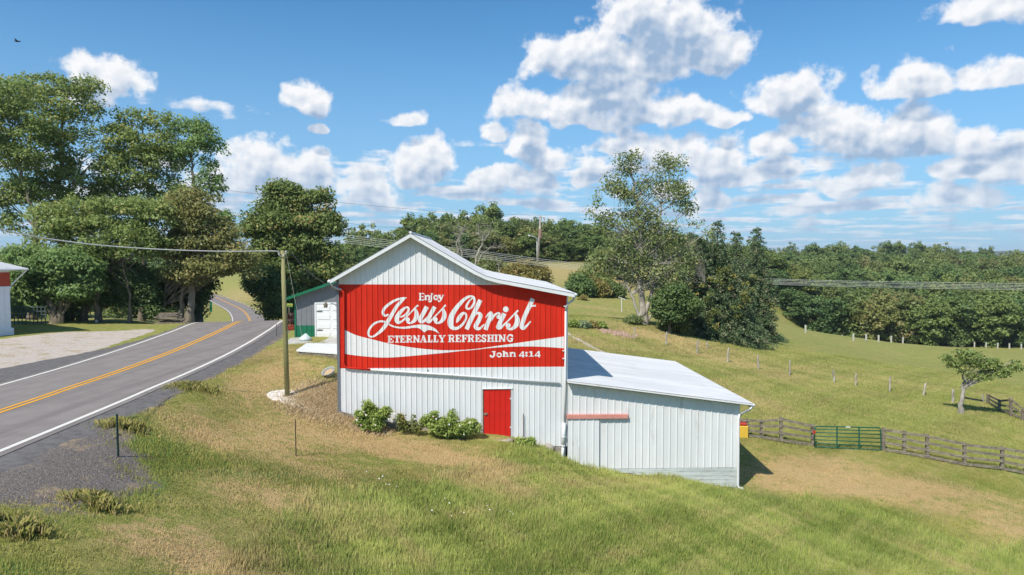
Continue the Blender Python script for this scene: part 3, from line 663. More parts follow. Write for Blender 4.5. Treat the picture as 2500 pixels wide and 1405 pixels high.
# tall ash on the hill and the spruces
tree('ash_tree', 'tall thin-crowned tree with several grey trunks standing alone right of the barn', 'tree', gb(1570, 791, 68),
     TP(68, (1570, 791), (1568, 745), (1562, 690), (1565, 600), (1560, 520), (1545, 440), (1540, 385)), .42,
     LB(68, (1535,400,34,30), (1478,430,16,14), (1500,455,30,22), (1455,485,18,22), (1620,380,14,12), (1640,410,34,34), (1600,440,30,40), (1555,470,40,36), (1640,470,44,32), (1500,530,44,30), (1570,540,50,36), (1670,505,30,22), (1540,600,60,36), (1620,580,50,34), (1480,640,50,36), (1560,660,60,36), (1660,640,44,34), (1735,570,20,14), (1640,690,40,24), (1700,540,16,10), (1450,520,14,14)),
     500, 38, .19, .78, ashleaf, greybark, seed=31, flat=.8, nb=90, tvar=.4,
     stems=[(TP(68, (1574, 791), (1585, 740), (1600, 680), (1604, 600), (1615, 500), (1640, 420)), .27), (TP(68, (1565, 791), (1545, 730), (1520, 680), (1500, 620)), .2), (TP(68, (1577, 791), (1610, 735), (1650, 690), (1720, 690)), .14)])
def spruce(label, bpx, bpy_, Y, toppx, toppy, rpx, seed, group, nw=26, vine=False):
    rg = np.random.default_rng(seed); base = gb(bpx, bpy_, Y); top = P(toppx, toppy, base[1]); H = top[2]-base[2]; Rm = rpx/F*base[1]
    t_ = thing('spruce_tree', label, 'tree', tuple(base), group=group)
    lean = (top-base); mb = MB(); tp = [(0, 0, -.4), tuple(lean*.5), tuple(lean)]
    mb.tube(tp, [.28, .16, .03], 8, cap=False)
    C = []; rad = []
    for i in range(nw):
        f = (i+.5)/nw; zc = lean*f; rr = Rm*(1-f)**.62*(.85+.35*rg.random())+.2
        nbr = int(5+9*(1-f)); a0 = rg.random()*6
        for k in range(nbr):
            a = a0+k*2*math.pi/nbr+rg.normal()*.2; rl = rr*(.7+.45*rg.random()); m = max(2, int(rl/.45))
            dirv = np.array([math.cos(a), math.sin(a)])
            end = np.array([dirv[0]*rl, dirv[1]*rl, -rl*.30])+zc
            if f < .8: mb.tube([zc, zc*.5+end*.5+np.array([0, 0, .08]), end], [.045, .03, .012], 4, cap=False)
            for j in range(1, m+1):
                u = j/m; C.append(zc+np.array([dirv[0]*rl*u, dirv[1]*rl*u, -rl*.30*u*u])+rg.standard_normal(3)*.08); rad.append(.42*(1.1-.3*u)*(.7+.6*(1-f)))
    V, Q, tone = leafcloud(rg, np.array(C), np.array(rad), 52, .14, .65, .2, .4, droop=.5)
    mb.build('trunk', bark, t_, smooth=True); raw('crown', V, Q, needle, t_, tone=tone)
    if vine:
        ls = np.array(LB(base[1]-.8*Rm, *vine)); C2 = lobes_to_clumps(rg, ls, 34)-base
        V, Q, tone = leafcloud(rg, C2, .45*np.ones(34), 30, .2, .7, .5, .4); raw('vine', V, Q, vineleaf, t_, tone=tone)
    return t_
SG = 'spruces clumped right of the bare-limbed tree'
spruce('broad spruce in front of the clump, draped with yellowing vines', 1775, 832, 71, 1760, 600, 92, 41, SG, 28, vine=((1790,680,60,40),(1830,740,30,50),(1730,720,40,40),(1760,770,60,30),(1850,690,25,40)))
spruce('spruce with the highest blunt top behind the vine-draped one', 1750, 826, 74, 1752, 540, 62, 42, SG, 28)
spruce('narrow-topped spruce at the right of the clump', 1845, 828, 75, 1848, 553, 54, 43, SG, 30)
spruce('ragged spruce between the tallest top and the narrow one', 1800, 828, 76, 1797, 565, 52, 44, SG, 26)
spruce('spruce leaning over at the left of the clump, behind the bare branches', 1715, 822, 77, 1712, 580, 46, 45, SG, 24)
tree('shade_tree', 'dark round shrub-like tree just right of the grey trunks', 'tree', gb(1635, 800, 66),
     TP(66, (1635, 800), (1636, 770), (1640, 740)), .13, LB(66, (1620,735,28,24), (1650,725,34,24), (1680,745,26,24), (1640,765,30,16), (1610,755,16,16)), 170, 110, .2, .75, dkleaf, seed=46)
def shrub(label, name, px, py, Y, rx, ry, lm, n=60, per=70, ls=.16, cr=.5, seed=1, group=None, cat='shrub'):
    base = gb(px, py, Y); Yb = base[1]; k = Yb/F
    l = [(base[0]+dx*rx*k, base[1]+dy*rx*k, base[2]+h*ry*k*1.05, rx*k*s, rx*k*s*.8, ry*k*s) for dx, dy, h, s in ((0, 0, .55, .6), (-.45, 0, .4, .5), (.45, .1, .4, .5), (-.1, .3, .6, .5), (.15, -.3, .35, .5))]
    return tree(name, label, cat, base, [base, base+np.array([.02, 0, ry*k*.6])], .05, l, n, per, ls, cr, lm, seed=seed, flat=.75, nb=12, group=group)
shrub('bright green sumac scrub under the spruces on the slope', 'sumac_shrub', 1650, 812, 63, 46, 26, vineleaf, 70, 80, .2, .6, 51)
shrub('dark brush at the left foot of the grey-trunked tree', 'brush_shrub', 1545, 792, 66, 22, 18, ashleaf, 30, 60, .16, .45, 52)
# brush and small trees around the hill behind the barn
shrub('large orange-tinged shrub mass behind the barn roof, below the far pole', 'orange_shrub', 1285, 700, 108, 72, 52, orangebush, 170, 90, .3, 1.1, 53)
shrub('olive shrub left of the orange-tinged one', 'olive_shrub', 1190, 690, 112, 60, 50, wood_c, 120, 90, .3, 1.2, 54)
for i, (px, py, Y, rx, ry, lm, lb) in enumerate(((1415,724,104,36,44,wood_b,'dark green bush at the left of the hedge on the hill'), (1455,724,102,34,36,orangebush,'yellow-flecked bush in the middle of the hedge on the hill'), (1495,726,101,30,32,wood_a,'green bush of the hedge nearest the grey-trunked tree'), (1440,716,112,60,52,wood_a,'taller bush behind the hedge on the hill'))):
    shrub(lb, 'hedge_bush', px, py, Y, rx, ry, lm, 80, 80, .28, .9, 60+i, group='hedge on the hill right of the barn')
for i, (px, py, Y, rx, ry, lm, lb) in enumerate(((850,690,92,60,70,wood_c,'olive thicket behind the left slope of the barn roof'), (910,690,105,60,72,wood_a,'green thicket seen over the left roof slope'), (970,690,118,60,76,wood_b,'darker thicket left of the barn peak'), (1090,690,118,60,66,wood_c,'brownish thicket just right of the barn peak'))):
    shrub(lb, 'thicket', px, py, Y, rx, ry, lm, 120, 90, .32, 1.2, 70+i, group='thickets behind the barn')
# bare trees behind the roof
def bare(label, base, pts, r, seed, grp_, nt=26):
    rg = np.random.default_rng(seed); base = np.array(base); t_ = thing('bare_tree', label, 'tree', tuple(base), group=grp_); mb = MB()
    for path, rr in pts:
        pth = catmull(np.array(path)-base, 4); pth += rg.standard_normal(pth.shape)*.08; m = len(pth); rads = rr*(1-np.linspace(0, 1, m)*.8); mb.tube(pth, list(rads), 6, cap=False)
        for _ in range(nt):
            k = rg.integers(m//3, m); a = pth[k]; d = rg.standard_normal(3); d[2] = abs(d[2])*.7; L = (.5+1.6*rg.random())*rr*6
            e = a+d/np.linalg.norm(d)*L; mid = (a+e)/2+rg.standard_normal(3)*L*.12; mb.tube([a, mid, e], [rads[k]*.5, rads[k]*.3, .01], 4, cap=False)
            for _ in range(2):
                e2 = mid+rg.standard_normal(3)*L*.4; mb.tube([mid, e2], [rads[k]*.22, .008], 3, cap=False)
    mb.build('branches', deadwood, t_, smooth=True); return t_
bare('dead tree with twisted pale limbs above the right roof slope', P(1133, 700, 95), [(TP(95, (1133,700), (1130,660), (1128,620), (1120,585), (1130,560), (1118,545)), .14), (TP(95, (1129,640), (1115,600), (1125,575), (1135,560)), .12)], .2, 81, 'dead trees behind the roof')
bare('dead forked tree left of the far pole, pale against the wood', P(1150, 710, 90), [(TP(90, (1150,700), (1160,640), (1175,600), (1190,575), (1200,555)), .14), (TP(90, (1165,625), (1180,590), (1170,570), (1165,550)), .12), (TP(90, (1158,650), (1195,605), (1225,608)), .09)], .2, 82, 'dead trees behind the roof')
bare('dead leaning stem right of the forked dead tree', P(1218, 690, 96), [(TP(96, (1220,672), (1217,650), (1212,632)), .12)], .12, 83, 'dead trees behind the roof', 6)

# woods: shared variants copied as individuals
def variant(seed, lm, H=13.0, Rr=5.0, n=130, per=60, ls=.52, cr=1.35, tall=.62):
    rg = np.random.default_rng(seed); lob = [(0, 0, H*tall, Rr*.75, Rr*.75, H*.34)]
    for k in range(6):
        a = k*1.05+rg.random(); lob.append((math.cos(a)*Rr*.5, math.sin(a)*Rr*.5, H*(.42+.33*rg.random()), Rr*.5, Rr*.5, H*.2))
    lob += [(math.cos(a)*Rr*.45, math.sin(a)*Rr*.45, H*.2, Rr*.5, Rr*.5, H*.17) for a in (0, 2.1, 4.2)]
    lob = np.array(lob); C = lobes_to_clumps(rg, lob, n)
    V, Q, tone = leafcloud(rg, C, cr*(.6+.7*rg.random(n)), per, ls, .7, .5, .35)
    t_ = bpy.data.objects.new('tmp', None)
    mb = MB(); mb.tube([(0, 0, -1), (.1, 0, H*.3), (0, .1, H*.75)], [.3, .22, .06], 6, cap=False); br = mb.build('trunk', greybark, None, smooth=True)
    cr_ = raw('crown', V, Q, lm, None, tone=tone)
    COL.objects.unlink(br); COL.objects.unlink(cr_); bpy.data.objects.remove(t_)
    return br, cr_
VAR = {'mid': [variant(101, wood_a), variant(102, wood_a, 12, 5.6), variant(106, wood_a, 14, 4.4)], 'dark': [variant(103, wood_b), variant(107, wood_b, 14, 4.6)],
       'olive': [variant(104, wood_c), variant(105, wood_c, 12, 4.5, ls=.5, per=38)]}
def woodtree(x, y, H, kind, label, group, wide=1.0):
    br, cr_ = rnd.choice(VAR[kind]); z = float(gz(x, y)); s = H/12.2
    t_ = thing('wood_tree', label, 'tree', (x, y, z), rnd.random()*6.28, group); t_.scale = (s*wide, s*wide, s)
    for src in (br, cr_):
        c = src.copy(); COL.objects.link(c); c.parent = t_
KIND = ['mid', 'mid', 'dark', 'olive']
TX = {'mid': 'mid green', 'dark': 'dark green', 'olive': 'olive-brown'}
ORD = ['first', 'second', 'third', 'fourth', 'fifth', 'sixth', 'seventh', 'eighth', 'ninth', 'tenth', 'eleventh', 'twelfth', 'thirteenth', 'fourteenth', 'fifteenth', 'sixteenth', 'seventeenth', 'eighteenth', 'nineteenth', 'twentieth']
PALE = [1966,1996,2025,2055,2083,2114,2144.6,2175.5,2204,2232,2259,2288,2316,2348,2378.6,2407,2435.5,2464,2493]
def lm_hill(px):
    for lim, tx in ((880, 'just right of the maple'), (960, 'left of the barn peak'), (1060, 'right above the barn peak'), (1125, 'between barn peak and dead trees'), (1170, 'behind the first dead tree'), (1225, 'behind the forked dead tree'), (1305, 'left of the far pole'), (1370, 'close right of the far pole'), (1450, 'left of the thin tall tree'), (1560, 'behind the thin tree, left half'), (1700, 'behind the thin tree, right half')):
        if px < lim: return tx
    return 'behind the spruces'
def lm_wood(px):
    if px < 1950: return 'next to the spruces'
    k = int(np.argmin(np.abs(np.array(PALE)-px))); return f'behind the {ORD[k]} pale post' if px < 2508 else 'by the right picture edge'
def row(Y, pts, step, where, group, kinds=KIND, jit=2.5, hmin=7, hmax=17):
    """pts: polyline of tree tops in the photo"""
    xs = [p[0] for p in pts]; ys = [p[1] for p in pts]; px = xs[0]
    while px < xs[-1]:
        Yt = Y+rnd.uniform(-jit, jit); top = P(px, np.interp(px, xs, ys)+rnd.uniform(-7, 9), Yt); z = float(gz(top[0], Yt)); H = min(hmax, max(hmin, (top[2]-z)*1.05+.5))
        k = rnd.choice(kinds); woodtree(top[0], Yt, H/1.0, k, f'{TX[k]} tree {where}, {(lm_hill if "hill" in group else lm_wood)(px)}' if 'valley' not in group else f'{TX[k]} broadleaf tree {where}', group, wide=rnd.uniform(.9, 1.25)*(13/H)**.4)
        px += step*F/Yt*rnd.uniform(.75, 1.25)
for Y, t0, t1, st, wh in ((163, 722, 735, 6.0, 'at the front edge of the far wood'), (174, 700, 712, 6.5, 'second row of far wood'), (190, 680, 690, 7.0, 'low in the far wood'), (212, 664, 672, 7.5, 'in the middle of the far wood'),
                          (240, 650, 656, 8, 'above the far wood middle'), (275, 638, 642, 8.5, 'high in the far wood'), (320, 626, 628, 9, 'near the far wood top'), (375, 614, 618, 10, 'under the far wood skyline')):
    row(Y, [(1880, t0), (2200, (t0+t1)/2), (2560, t1)], st, wh, 'wood beyond the pasture')
row(430, [(1830, 604), (1900, 606), (2000, 604), (2060, 602), (2120, 606), (2190, 598), (2260, 600), (2350, 608), (2430, 618), (2560, 628)], 9, 'on the far wood skyline', 'wood beyond the pasture')
HB = [(835, 592), (880, 572), (940, 562), (965, 570), (1000, 548), (1060, 532), (1150, 527), (1260, 530), (1320, 546), (1420, 548), (1480, 566), (1560, 585), (1700, 600), (1880, 606)]
row(200, HB, 4.5, 'on the hilltop', 'wood on the hill behind the barn', hmin=8)
row(184, [(x, y+18) for x, y in HB if x < 1500]+[(1560, 610), (1880, 625)], 5.0, 'in mid hill wood', 'wood on the hill behind the barn', hmin=7)
row(172, [(860, 610), (960, 600), (1060, 585), (1200, 578), (1280, 575), (1340, 580), (1440, 590), (1520, 620), (1700, 640), (1880, 650)], 5.0, 'in the hill wood front', 'wood on the hill behind the barn', hmin=6)
row(140, [(1480, 650), (1560, 655), (1640, 660), (1700, 665)], 5.0, 'low before the hill wood', 'wood on the hill behind the barn', hmin=6)
for Y, tt in ((115, 690), (150, 665), (190, 640), (250, 625)):
    row(Y, [(-60, tt), (300, tt+8), (430, tt+4)], 8.5, 'in the valley behind the roadside stand', 'wood in the valley at the left')

# ------------------------------------------------------------------ the barn
BA = math.radians(2.7); BU = np.array([math.cos(BA), math.sin(BA)]); BN = np.array([-math.sin(BA), math.cos(BA)])
_d = ray(826, 800); P0 = np.array([_d[0]/_d[1]*29.0, 29.0])
def Wl(px, py, off=0.0):
    """photo point on the barn's gable plane (moved `off` metres towards the camera) -> (s, z)"""
    d = ray(px, py); tt = (np.dot(BN, P0)-off)/np.dot(BN, d[:2]); q = d*tt
    return float(np.dot(q[:2]-P0, BU)), float(q[2]+CAMZ)
def bw(s, v, z): q = P0+BU*s+BN*v; return (float(q[0]), float(q[1]), float(z))
PITCHR = .2282; S0 = Wl(841.8, 800)[0]
prof = [(-.024, 0), (-.013, .026), (.013, .026), (.024, 0), (.078, 0), (.086, .004), (.094, 0), (.134, 0), (.142, .004), (.150, 0)]
def profv(s, s0=S0, pitch=PITCHR, pr=prof):
    r = (s-s0) % pitch
    if r > pitch+pr[0][0]: r -= pitch
    return float(np.interp(r, [p[0] for p in pr]+[pitch+pr[0][0]], [p[1] for p in pr]+[0]))
OH = .38
eL = Wl(806, 683, OH); aT = Wl(1002, 570, OH); kK = Wl(1186, 674, OH); eR = Wl(1403, 717, OH)
kK0 = Wl(1160, 661.5, OH); kK1 = Wl(1215, 682, OH)
RL = [eL, aT, kK0, kK, kK1, eR]                                          # rake line
def roofz(s): return float(np.interp(s, [p[0] for p in RL], [p[1] for p in RL]))-.10
sL, sR = Wl(829, 800)[0], Wl(1383, 800)[0]
barn = thing('barn', 'white ribbed-metal gable barn with a big red painted sign on its end wall', 'barn', (P0[0], P0[1], 0.0), BA)
DEP = 11.6
bot = [(832,1003),(862,1021),(950,1031),(1023,1039),(1177,1056),(1178,1056),(1252,1066),(1263,1072),(1300,1075),(1301,1088),(1384,1090)]
botS = [Wl(*p) for p in bot]
def botz(s): return float(np.interp(s, [p[0] for p in botS], [p[1] for p in botS]))
zrt = lambda s: float(np.interp(s, [Wl(830,694.6)[0], Wl(1240,696.2)[0]], [Wl(830,694.6)[1], Wl(1240,696.2)[1]]))
zrb = lambda s: float(np.interp(s, [Wl(831,900)[0], Wl(1377,895.7)[0]], [Wl(831,900)[1], Wl(1377,895.7)[1]]))
dS0, dS1 = Wl(1180, 1000)[0], Wl(1247.5, 1000)[0]; dZt = Wl(1213, 950)[1]; dZb = Wl(1213, 1067)[1]
def ribbed(sa, sb, zlo, zhi, name, parent, s0, pitch, pr, zsplits=(), mats=None, cut=None, v0=0.0):
    """strips from rib to rib, each its own panel; zsplits list of (fn, material index above)"""
    k = math.floor((sa-s0)/pitch)
    while s0+k*pitch < sb:
        a = max(sa, s0+k*pitch+pr[0][0]); b = min(sb, s0+(k+1)*pitch+pr[0][0]); k += 1
        if b-a < .004: continue
        ss = sorted({a, b, *[s0+(k-1)*pitch+p[0] for p in pr if a < s0+(k-1)*pitch+p[0] < b], *([x for x in (cut[0], cut[1]) if a < x < b] if cut else []), *[x for x in KINKS if a < x < b]})
        mb = MB()
        for c, d in zip(ss[:-1], ss[1:]):
            m_ = (c+d)/2; lo0, lo1 = zlo(c), zlo(d)
            if cut and cut[0] < m_ < cut[1]: lo0 = lo1 = cut[2]
            lv = [(lo0, lo1, 0)]
            for fn, mi in zsplits: lv.append((fn(c), fn(d), mi))
            hi0, hi1 = zhi(c), zhi(d); pv = (v0-profv(c+1e-6, s0, pitch, pr), v0-profv(d-1e-6, s0, pitch, pr))
            for q in range(len(lv)):
                z0, z1, mi = lv[q]; u0, u1 = (lv[q+1][0], lv[q+1][1]) if q+1 < len(lv) else (hi0, hi1)
                u0 = min(u0, hi0); u1 = min(u1, hi1); z0 = min(max(z0, lo0), hi0); z1 = min(max(z1, lo1), hi1)
                if u0-z0 < .003 and u1-z1 < .003: continue
                mb.add([(c, pv[0], z0), (d, pv[1], z1), (d, pv[1], u1), (c, pv[0], u0)], [(0, 1, 2, 3)], mi)
        if mb.f: mb.build(name, mats, parent)
KINKS = [p[0] for p in RL]+[p[0] for p in botS]
ribbed(sL, sR, botz, lambda s: roofz(s)+.01, 'wall_panel', barn, S0, PITCHR, prof, ((zrb, 1), (zrt, 0)), [white, red], cut=(dS0, dS1, dZt))
KINKS = []
# body behind the gable wall
mb = MB()
zb0 = -1.2
poly = [(sL+.02, zb0), (sR-.02, zb0), (sR-.02, roofz(sR)-.03), (kK[0], kK[1]-.14), (aT[0], aT[1]-.16), (sL+.02, roofz(sL)-.03)]
mb.prism(poly, .03, DEP); mb.build('wall', white, barn)
mb = MB(); mb.prism([(sL+.05, zb0-.8), (sR-.06, zb0-.8), (sR-.06, botz(sR)+.15), (dS1+.2, dZb+.1), (sL+.05, botz(sL)+.1)], .012, .028); mb.build('foundation', stone, barn)
# side walls' ribs are edge-on from here; grey corner trim
mb = MB(); mb.box((Wl(822.5, 800)[0], -.045, Wl(826, 1004)[1]), (sL-.002, .2, roofz(sL)+.02)); mb.build('corner_trim', greytrim, barn)
mb = MB(); mb.box((sR+.001, -.03, botz(sR)), (sR+.05, .2, roofz(sR)-.01)); mb.build('corner_trim', white, barn)
# roof: sheets with ribs running down the slope, thick edge and fascia boards
def roof_sheets(parent, pts, v0, v1, th=.03, pitch=.2286, rib=.02, w_=.9144, name='roof_panel', material=roofwhite):
    v = v0
    while v < v1-.01:
        ve = min(v+w_, v1); mb = MB(); vs = [v]; pr = [0]
        n = max(1, round((ve-v)/pitch))
        cs = []
        for i in range(n):
            c = v+(ve-v)*(i+.5)/n; cs += [(c-.03, 0), (c-.015, rib), (c+.015, rib), (c+.03, 0)]
        cs = [(v, 0)]+cs+[(ve, 0)]
        vv = [(p[0], c, p[1]+h) for (c, h) in cs for p in pts]; m = len(pts)
        fs = [(i*m+j, (i+1)*m+j, (i+1)*m+j+1, i*m+j+1) for i in range(len(cs)-1) for j in range(m-1)]
        mb.add(vv, fs); mb.add([(p[0], c, p[1]-th) for (c, h) in (cs[0], cs[-1]) for p in pts], [(j, j+1, m+j+1, m+j) for j in range(m-1)])
        for e in (0, len(cs)-1):
            c = cs[e][0]; mb.add([(p[0], c, p[1]) for p in pts]+[(p[0], c, p[1]-th) for p in pts], [(j, j+1, m+j+1, m+j) for j in range(m-1)])
        mb.build(name, material, parent); v = ve+.001
roof_sheets(barn, RL[:2], -OH, DEP+.3); roof_sheets(barn, [(aT[0]+.002, aT[1]-.001)]+RL[2:], -OH, DEP+.3)
def fascia(parent, pts, v, hgt, th=.03, name='fascia_board', material=white):
    for a, b in zip(pts[:-1], pts[1:]):
        mb = MB(); mb.add([(x, v-q, z-dz_) for q in (0, th) for x, z in (a, b) for dz_ in (-.012, hgt)], [(0, 1, 3, 2), (4, 6, 7, 5), (0, 2, 6, 4), (1, 5, 7, 3), (0, 4, 5, 1), (2, 3, 7, 6)])
        mb.build(name, material, parent)
fascia(barn, [eL, aT], -OH-.003, .17); fascia(barn, [(aT[0]+.004, aT[1]), kK0], -OH-.003, .17); fascia(barn, [kK0, kK, kK1, eR], -OH-.003, .16)
for seg in ([eL, aT], [(aT[0]+.004, aT[1]), kK0, kK, kK1, eR]): fascia(barn, seg, -OH-.036, .012, th=.004, name='rake_shadow_line', material=greytrim)  # thin grey strips stand in for the shadow line between fascia and roof
mb = MB(); mb.tube([(aT[0], -OH-.05, aT[1]+.035), (aT[0], DEP+.3, aT[1]+.035)], .06, 6); mb.build('ridge_cap', white, barn)
# gutters and downpipes
mb = MB(); mb.tube([(eR[0]+.05, -OH, eR[1]-.06), (eR[0]+.05, DEP, eR[1]-.09)], .07, 8); mb.build('gutter', white, barn, smooth=True)
mb = MB(); mb.tube([(eL[0]-.05, -OH, eL[1]-.08), (eL[0]-.05, DEP, eL[1]-.1)], .07, 8); mb.build('gutter', white, barn, smooth=True)
def w3(px, py, v): s, z = Wl(px, py, v); return (s, -v, z)
mb = MB(); mb.tube([w3(808, 692, .30), w3(812, 700, .22), w3(826, 706, .13), w3(834, 708, .10)], .045, 8); mb.build('downpipe', galv, barn, smooth=True)
mb = MB(); mb.tube([w3(834, 708, .10), w3(839, 714, .09), w3(839, 885, .09), w3(842, 896, .09), w3(850, 898.5, .09), w3(905, 903, .09)], .042, 8); o = mb.build('downpipe', red, barn, smooth=True); setp(o, 'red painted downpipe elbowing along the bottom of the sign')
mb = MB(); mb.tube([w3(905, 903, .09), w3(1100, 916, .09), w3(1367, 936, .09)], .042, 8); mb.tube([w3(1100, 916, .09), w3(1104, 916.3, .09)], .05, 8); o = mb.build('downpipe', white, barn, smooth=True); setp(o, 'long white pipe sloping down across the wall')
mb = MB(); mb.tube([w3(1403, 724, .2), w3(1400, 733, .14), w3(1387, 742, .10), w3(1382, 750, .09), w3(1381, 760, .09)], .045, 8); mb.build('downpipe', galv, barn, smooth=True)
mb = MB(); mb.tube([w3(1381, 760, .09), w3(1380, 930, .09), w3(1378, 1034, .09)], .042, 8); mb.tube([w3(1377.5, 1033, .1), w3(1375, 1090, .1)], .075, 10)
mb.tube([w3(1376, 1066, .1), w3(1376, 1068, .1)], .095, 10); mb.tube([w3(1375, 1088, .1), w3(1372, 1130, .12)], .062, 10); mb.tube([w3(1375, 1087, .1), w3(1375, 1091, .1)], .085, 10)
mb.build('downpipe', white, barn, smooth=True)
for (px, py) in ((1379, 748), (1376, 857), (1376, 876)):
    a = w3(px-3, py-1.5, .02); b = w3(px+3, py+1.5, .13); MB().box((a[0], b[1], b[2]), (b[0], a[1], a[2])).build('pipe_bracket', white, barn)
# door with ribs, latch, sill
dr_ = MB(); dprof = [(-.02, 0), (-.012, .016), (.012, .016), (.02, 0)]
MB().box((dS0-.03, .015, dZb-.02), (dS1+.03, .03, dZt+.03)).build('door_frame', oldwood, barn)
nrib = 5; wd = (dS1-dS0-.05)/nrib
door = MB().box((dS0+.025, -.005, dZb), (dS1-.025, .012, dZt-.02)).build('door', reddoor, barn)
for k in range(nrib):
    x = dS0+.025+k*wd
    MB().add([(x+.004, -.012, dZb), (x+wd-.03, -.012, dZb), (x+wd-.018, -.028, dZb), (x+wd-.002, -.028, dZb), (x+.004, -.012, dZt-.025), (x+wd-.03, -.012, dZt-.025), (x+wd-.018, -.028, dZt-.025), (x+wd-.002, -.028, dZt-.025), (x+wd, -.006, dZb), (x+wd, -.006, dZt-.025), (x, -.006, dZb), (x, -.006, dZt-.025)],
             [(0, 1, 5, 4), (1, 2, 6, 5), (2, 3, 7, 6), (3, 8, 9, 7), (10, 0, 4, 11)]).build('door_panel', reddoor, door)
q = Wl(1184, 1010); MB().box((q[0]-.05, -.045, q[1]-.05), (q[0]+.10, -.03, q[1]+.03)).tube([(q[0]+.02, -.05, q[1]-.01), (q[0]+.12, -.05, q[1]-.01)], .014, 6).tube([(q[0]+.03, -.05, q[1]), (q[0]+.03, -.06, q[1]-.07)], .02, 6).build('latch', oldwood, door)
MB().box((dS0-.04, -.06, dZt), (dS1+.06, .0, dZt+.035)).build('door_header', white, barn)
MB().box((dS0-.035, -.035, dZb), (dS0+.0, -.002, dZt)).build('door_jamb', oldwood, barn); MB().box((dS1+.0, -.035, dZb), (dS1+.03, -.002, dZt)).build('door_jamb', white, barn)
for zf in (.2, .8):
    z = dZb+(dZt-dZb)*zf; MB().box((dS1-.05, -.034, z-.03), (dS1+.03, -.029, z+.03)).build('hinge', white, door)
q = Wl(1045, 905); MB().tube([(q[0], -.005, q[1]), (q[0], -.03, q[1])], .025, 8).build('knot_hole_cap', darkmetal, barn)

# ---- painting on the red band: swoosh and lettering, draped over the ribs 3 mm proud
def breaks(a, b):
    out = []; k = math.floor((a-S0)/PITCHR)
    while S0+k*PITCHR < b+PITCHR:
        for p in prof:
            x = S0+k*PITCHR+p[0]
            if a < x < b: out.append(x)
        k += 1
    return out
def drape(name, polys, label, lift=.003, parent=None):
    """polys: list of quads/polys [(s,z),...]"""
    bm = bmesh.new()
    for lay, pl in polys:
        vs = [bm.verts.new((x, -lay*.00035, z)) for x, z in pl]
        try: bm.faces.new(vs)
        except ValueError: pass
    xs = [v.co.x for v in bm.verts]
    for x in breaks(min(xs), max(xs)):
        bmesh.ops.bisect_plane(bm, geom=bm.verts[:]+bm.edges[:]+bm.faces[:], plane_co=(x, 0, 0), plane_no=(1, 0, 0), dist=1e-6)
    for v in bm.verts: v.co.y = v.co.y-profv(v.co.x)-lift
    me = bpy.data.meshes.new(name); bm.to_mesh(me); bm.free(); me.materials.append(letterw)
    o = bpy.data.objects.new(name, me); COL.objects.link(o); o.parent = parent or barn; o['label'] = label; return o
def ribbon(pts, conv, lay, n=6):
    """pts (x,y,w) in crop units -> quads"""
    p = np.array(pts, float)
    if len(p) > 2: p = catmull(p, n)
    xy = p[:, :2]; d = np.gradient(xy, axis=0); d /= np.linalg.norm(d, axis=1)[:, None]+1e-9; nn = np.stack([-d[:, 1], d[:, 0]], 1)
    l = xy+nn*p[:, 2:3]/2; r = xy-nn*p[:, 2:3]/2; out = []
    for i in range(len(p)-1): out.append((lay+(i % 2)*.4, [conv(*l[i]), conv(*l[i+1]), conv(*r[i+1]), conv(*r[i])]))
    return out
def disc(x, y, r_, conv, lay, n=16): return [(lay, [conv(x+r_*math.cos(2*math.pi*k/n), y+r_*math.sin(2*math.pi*k/n)) for k in range(n)])]
def crop(ox, oy, sc): return lambda x, y: Wl(ox+x*sc, oy+y*sc)
cA = crop(890, 715, .084); cB = crop(1080, 715, .092)
J = [[(685,632,52),(655,655,60),(610,672,58),(560,650,66),(535,590,74),(545,520,78),(588,450,82),(650,385,80),(740,315,78),(850,245,72),(960,198,66),(1060,172,62),(1140,155,50),(1225,150,22)],
     [(1190,150,30),(1110,215,70),(1040,285,88),(935,400,98),(818,600,106),(700,800,114),(640,900,116),(575,1000,108),(480,1110,92),(370,1200,72),(280,1262,58),(200,1283,52),(132,1255,58),(113,1170,64),(140,1070,64),(200,980,62),(285,900,62),(390,850,58),(500,832,54),(585,848,56),(650,890,50)]]
e_ = [[(1040,712,44),(1130,680,52),(1220,610,62),(1276,520,62),(1272,445,58),(1215,428,58),(1120,485,84),(1020,590,112),(955,700,132),(935,790,132),(975,858,112),(1060,848,64),(1150,775,52),(1240,680,46),(1330,590,42),(1420,500,42),(1500,410,48),(1545,372,50)]]
s_ = [[(1468,440,44),(1492,520,84),(1514,620,126),(1502,720,132),(1445,815,104),(1360,875,66),(1290,878,62),(1235,840,70)]]
u_ = [[(1812,408,132),(1710,600,122),(1632,745,118),(1622,820,116),(1680,850,86),(1760,800,76),(1850,700,60)],[(2040,410,118),(1950,580,118),(1868,735,114),(1838,820,112),(1890,845,84),(1960,785,54),(2060,680,44),(2160,575,42),(2260,470,42),(2345,370,50)]]
polys = []
lay = 1
for st in J+e_+s_+u_+[[(x+806, y, w_) for x, y, w_ in s_[0]]]: polys += ribbon(st, cA, lay); lay += 1
polys += disc(1255, 785, 66, cA, 13); polys += disc(2062, 782, 68, cA, 14); polys += disc(1540, 382, 30, cA, 15); polys += disc(2342, 378, 30, cA, 16); polys += disc(680, 640, 27, cA, 17)
top = catmull([(700,890),(730,905),(850,960),(1000,990),(1160,990),(1310,970),(1480,940),(1640,925),(1790,935),(1900,965),(2000,1010),(2100,1085),(2175,1185)], 4)
bt = catmull([(690,930),(750,972),(850,1010),(1000,1040),(1160,1050),(1300,1040),(1400,1025),(1500,1020),(1600,1045),(1690,1110),(1740,1160),(1790,1112),(1860,1088),(1950,1093),(2060,1130),(2140,1175),(2175,1186)], 4)
xs_ = np.linspace(705, 2174, 60); ty = np.interp(xs_, top[:, 0], top[:, 1]); by = np.interp(xs_, bt[:, 0], bt[:, 1])
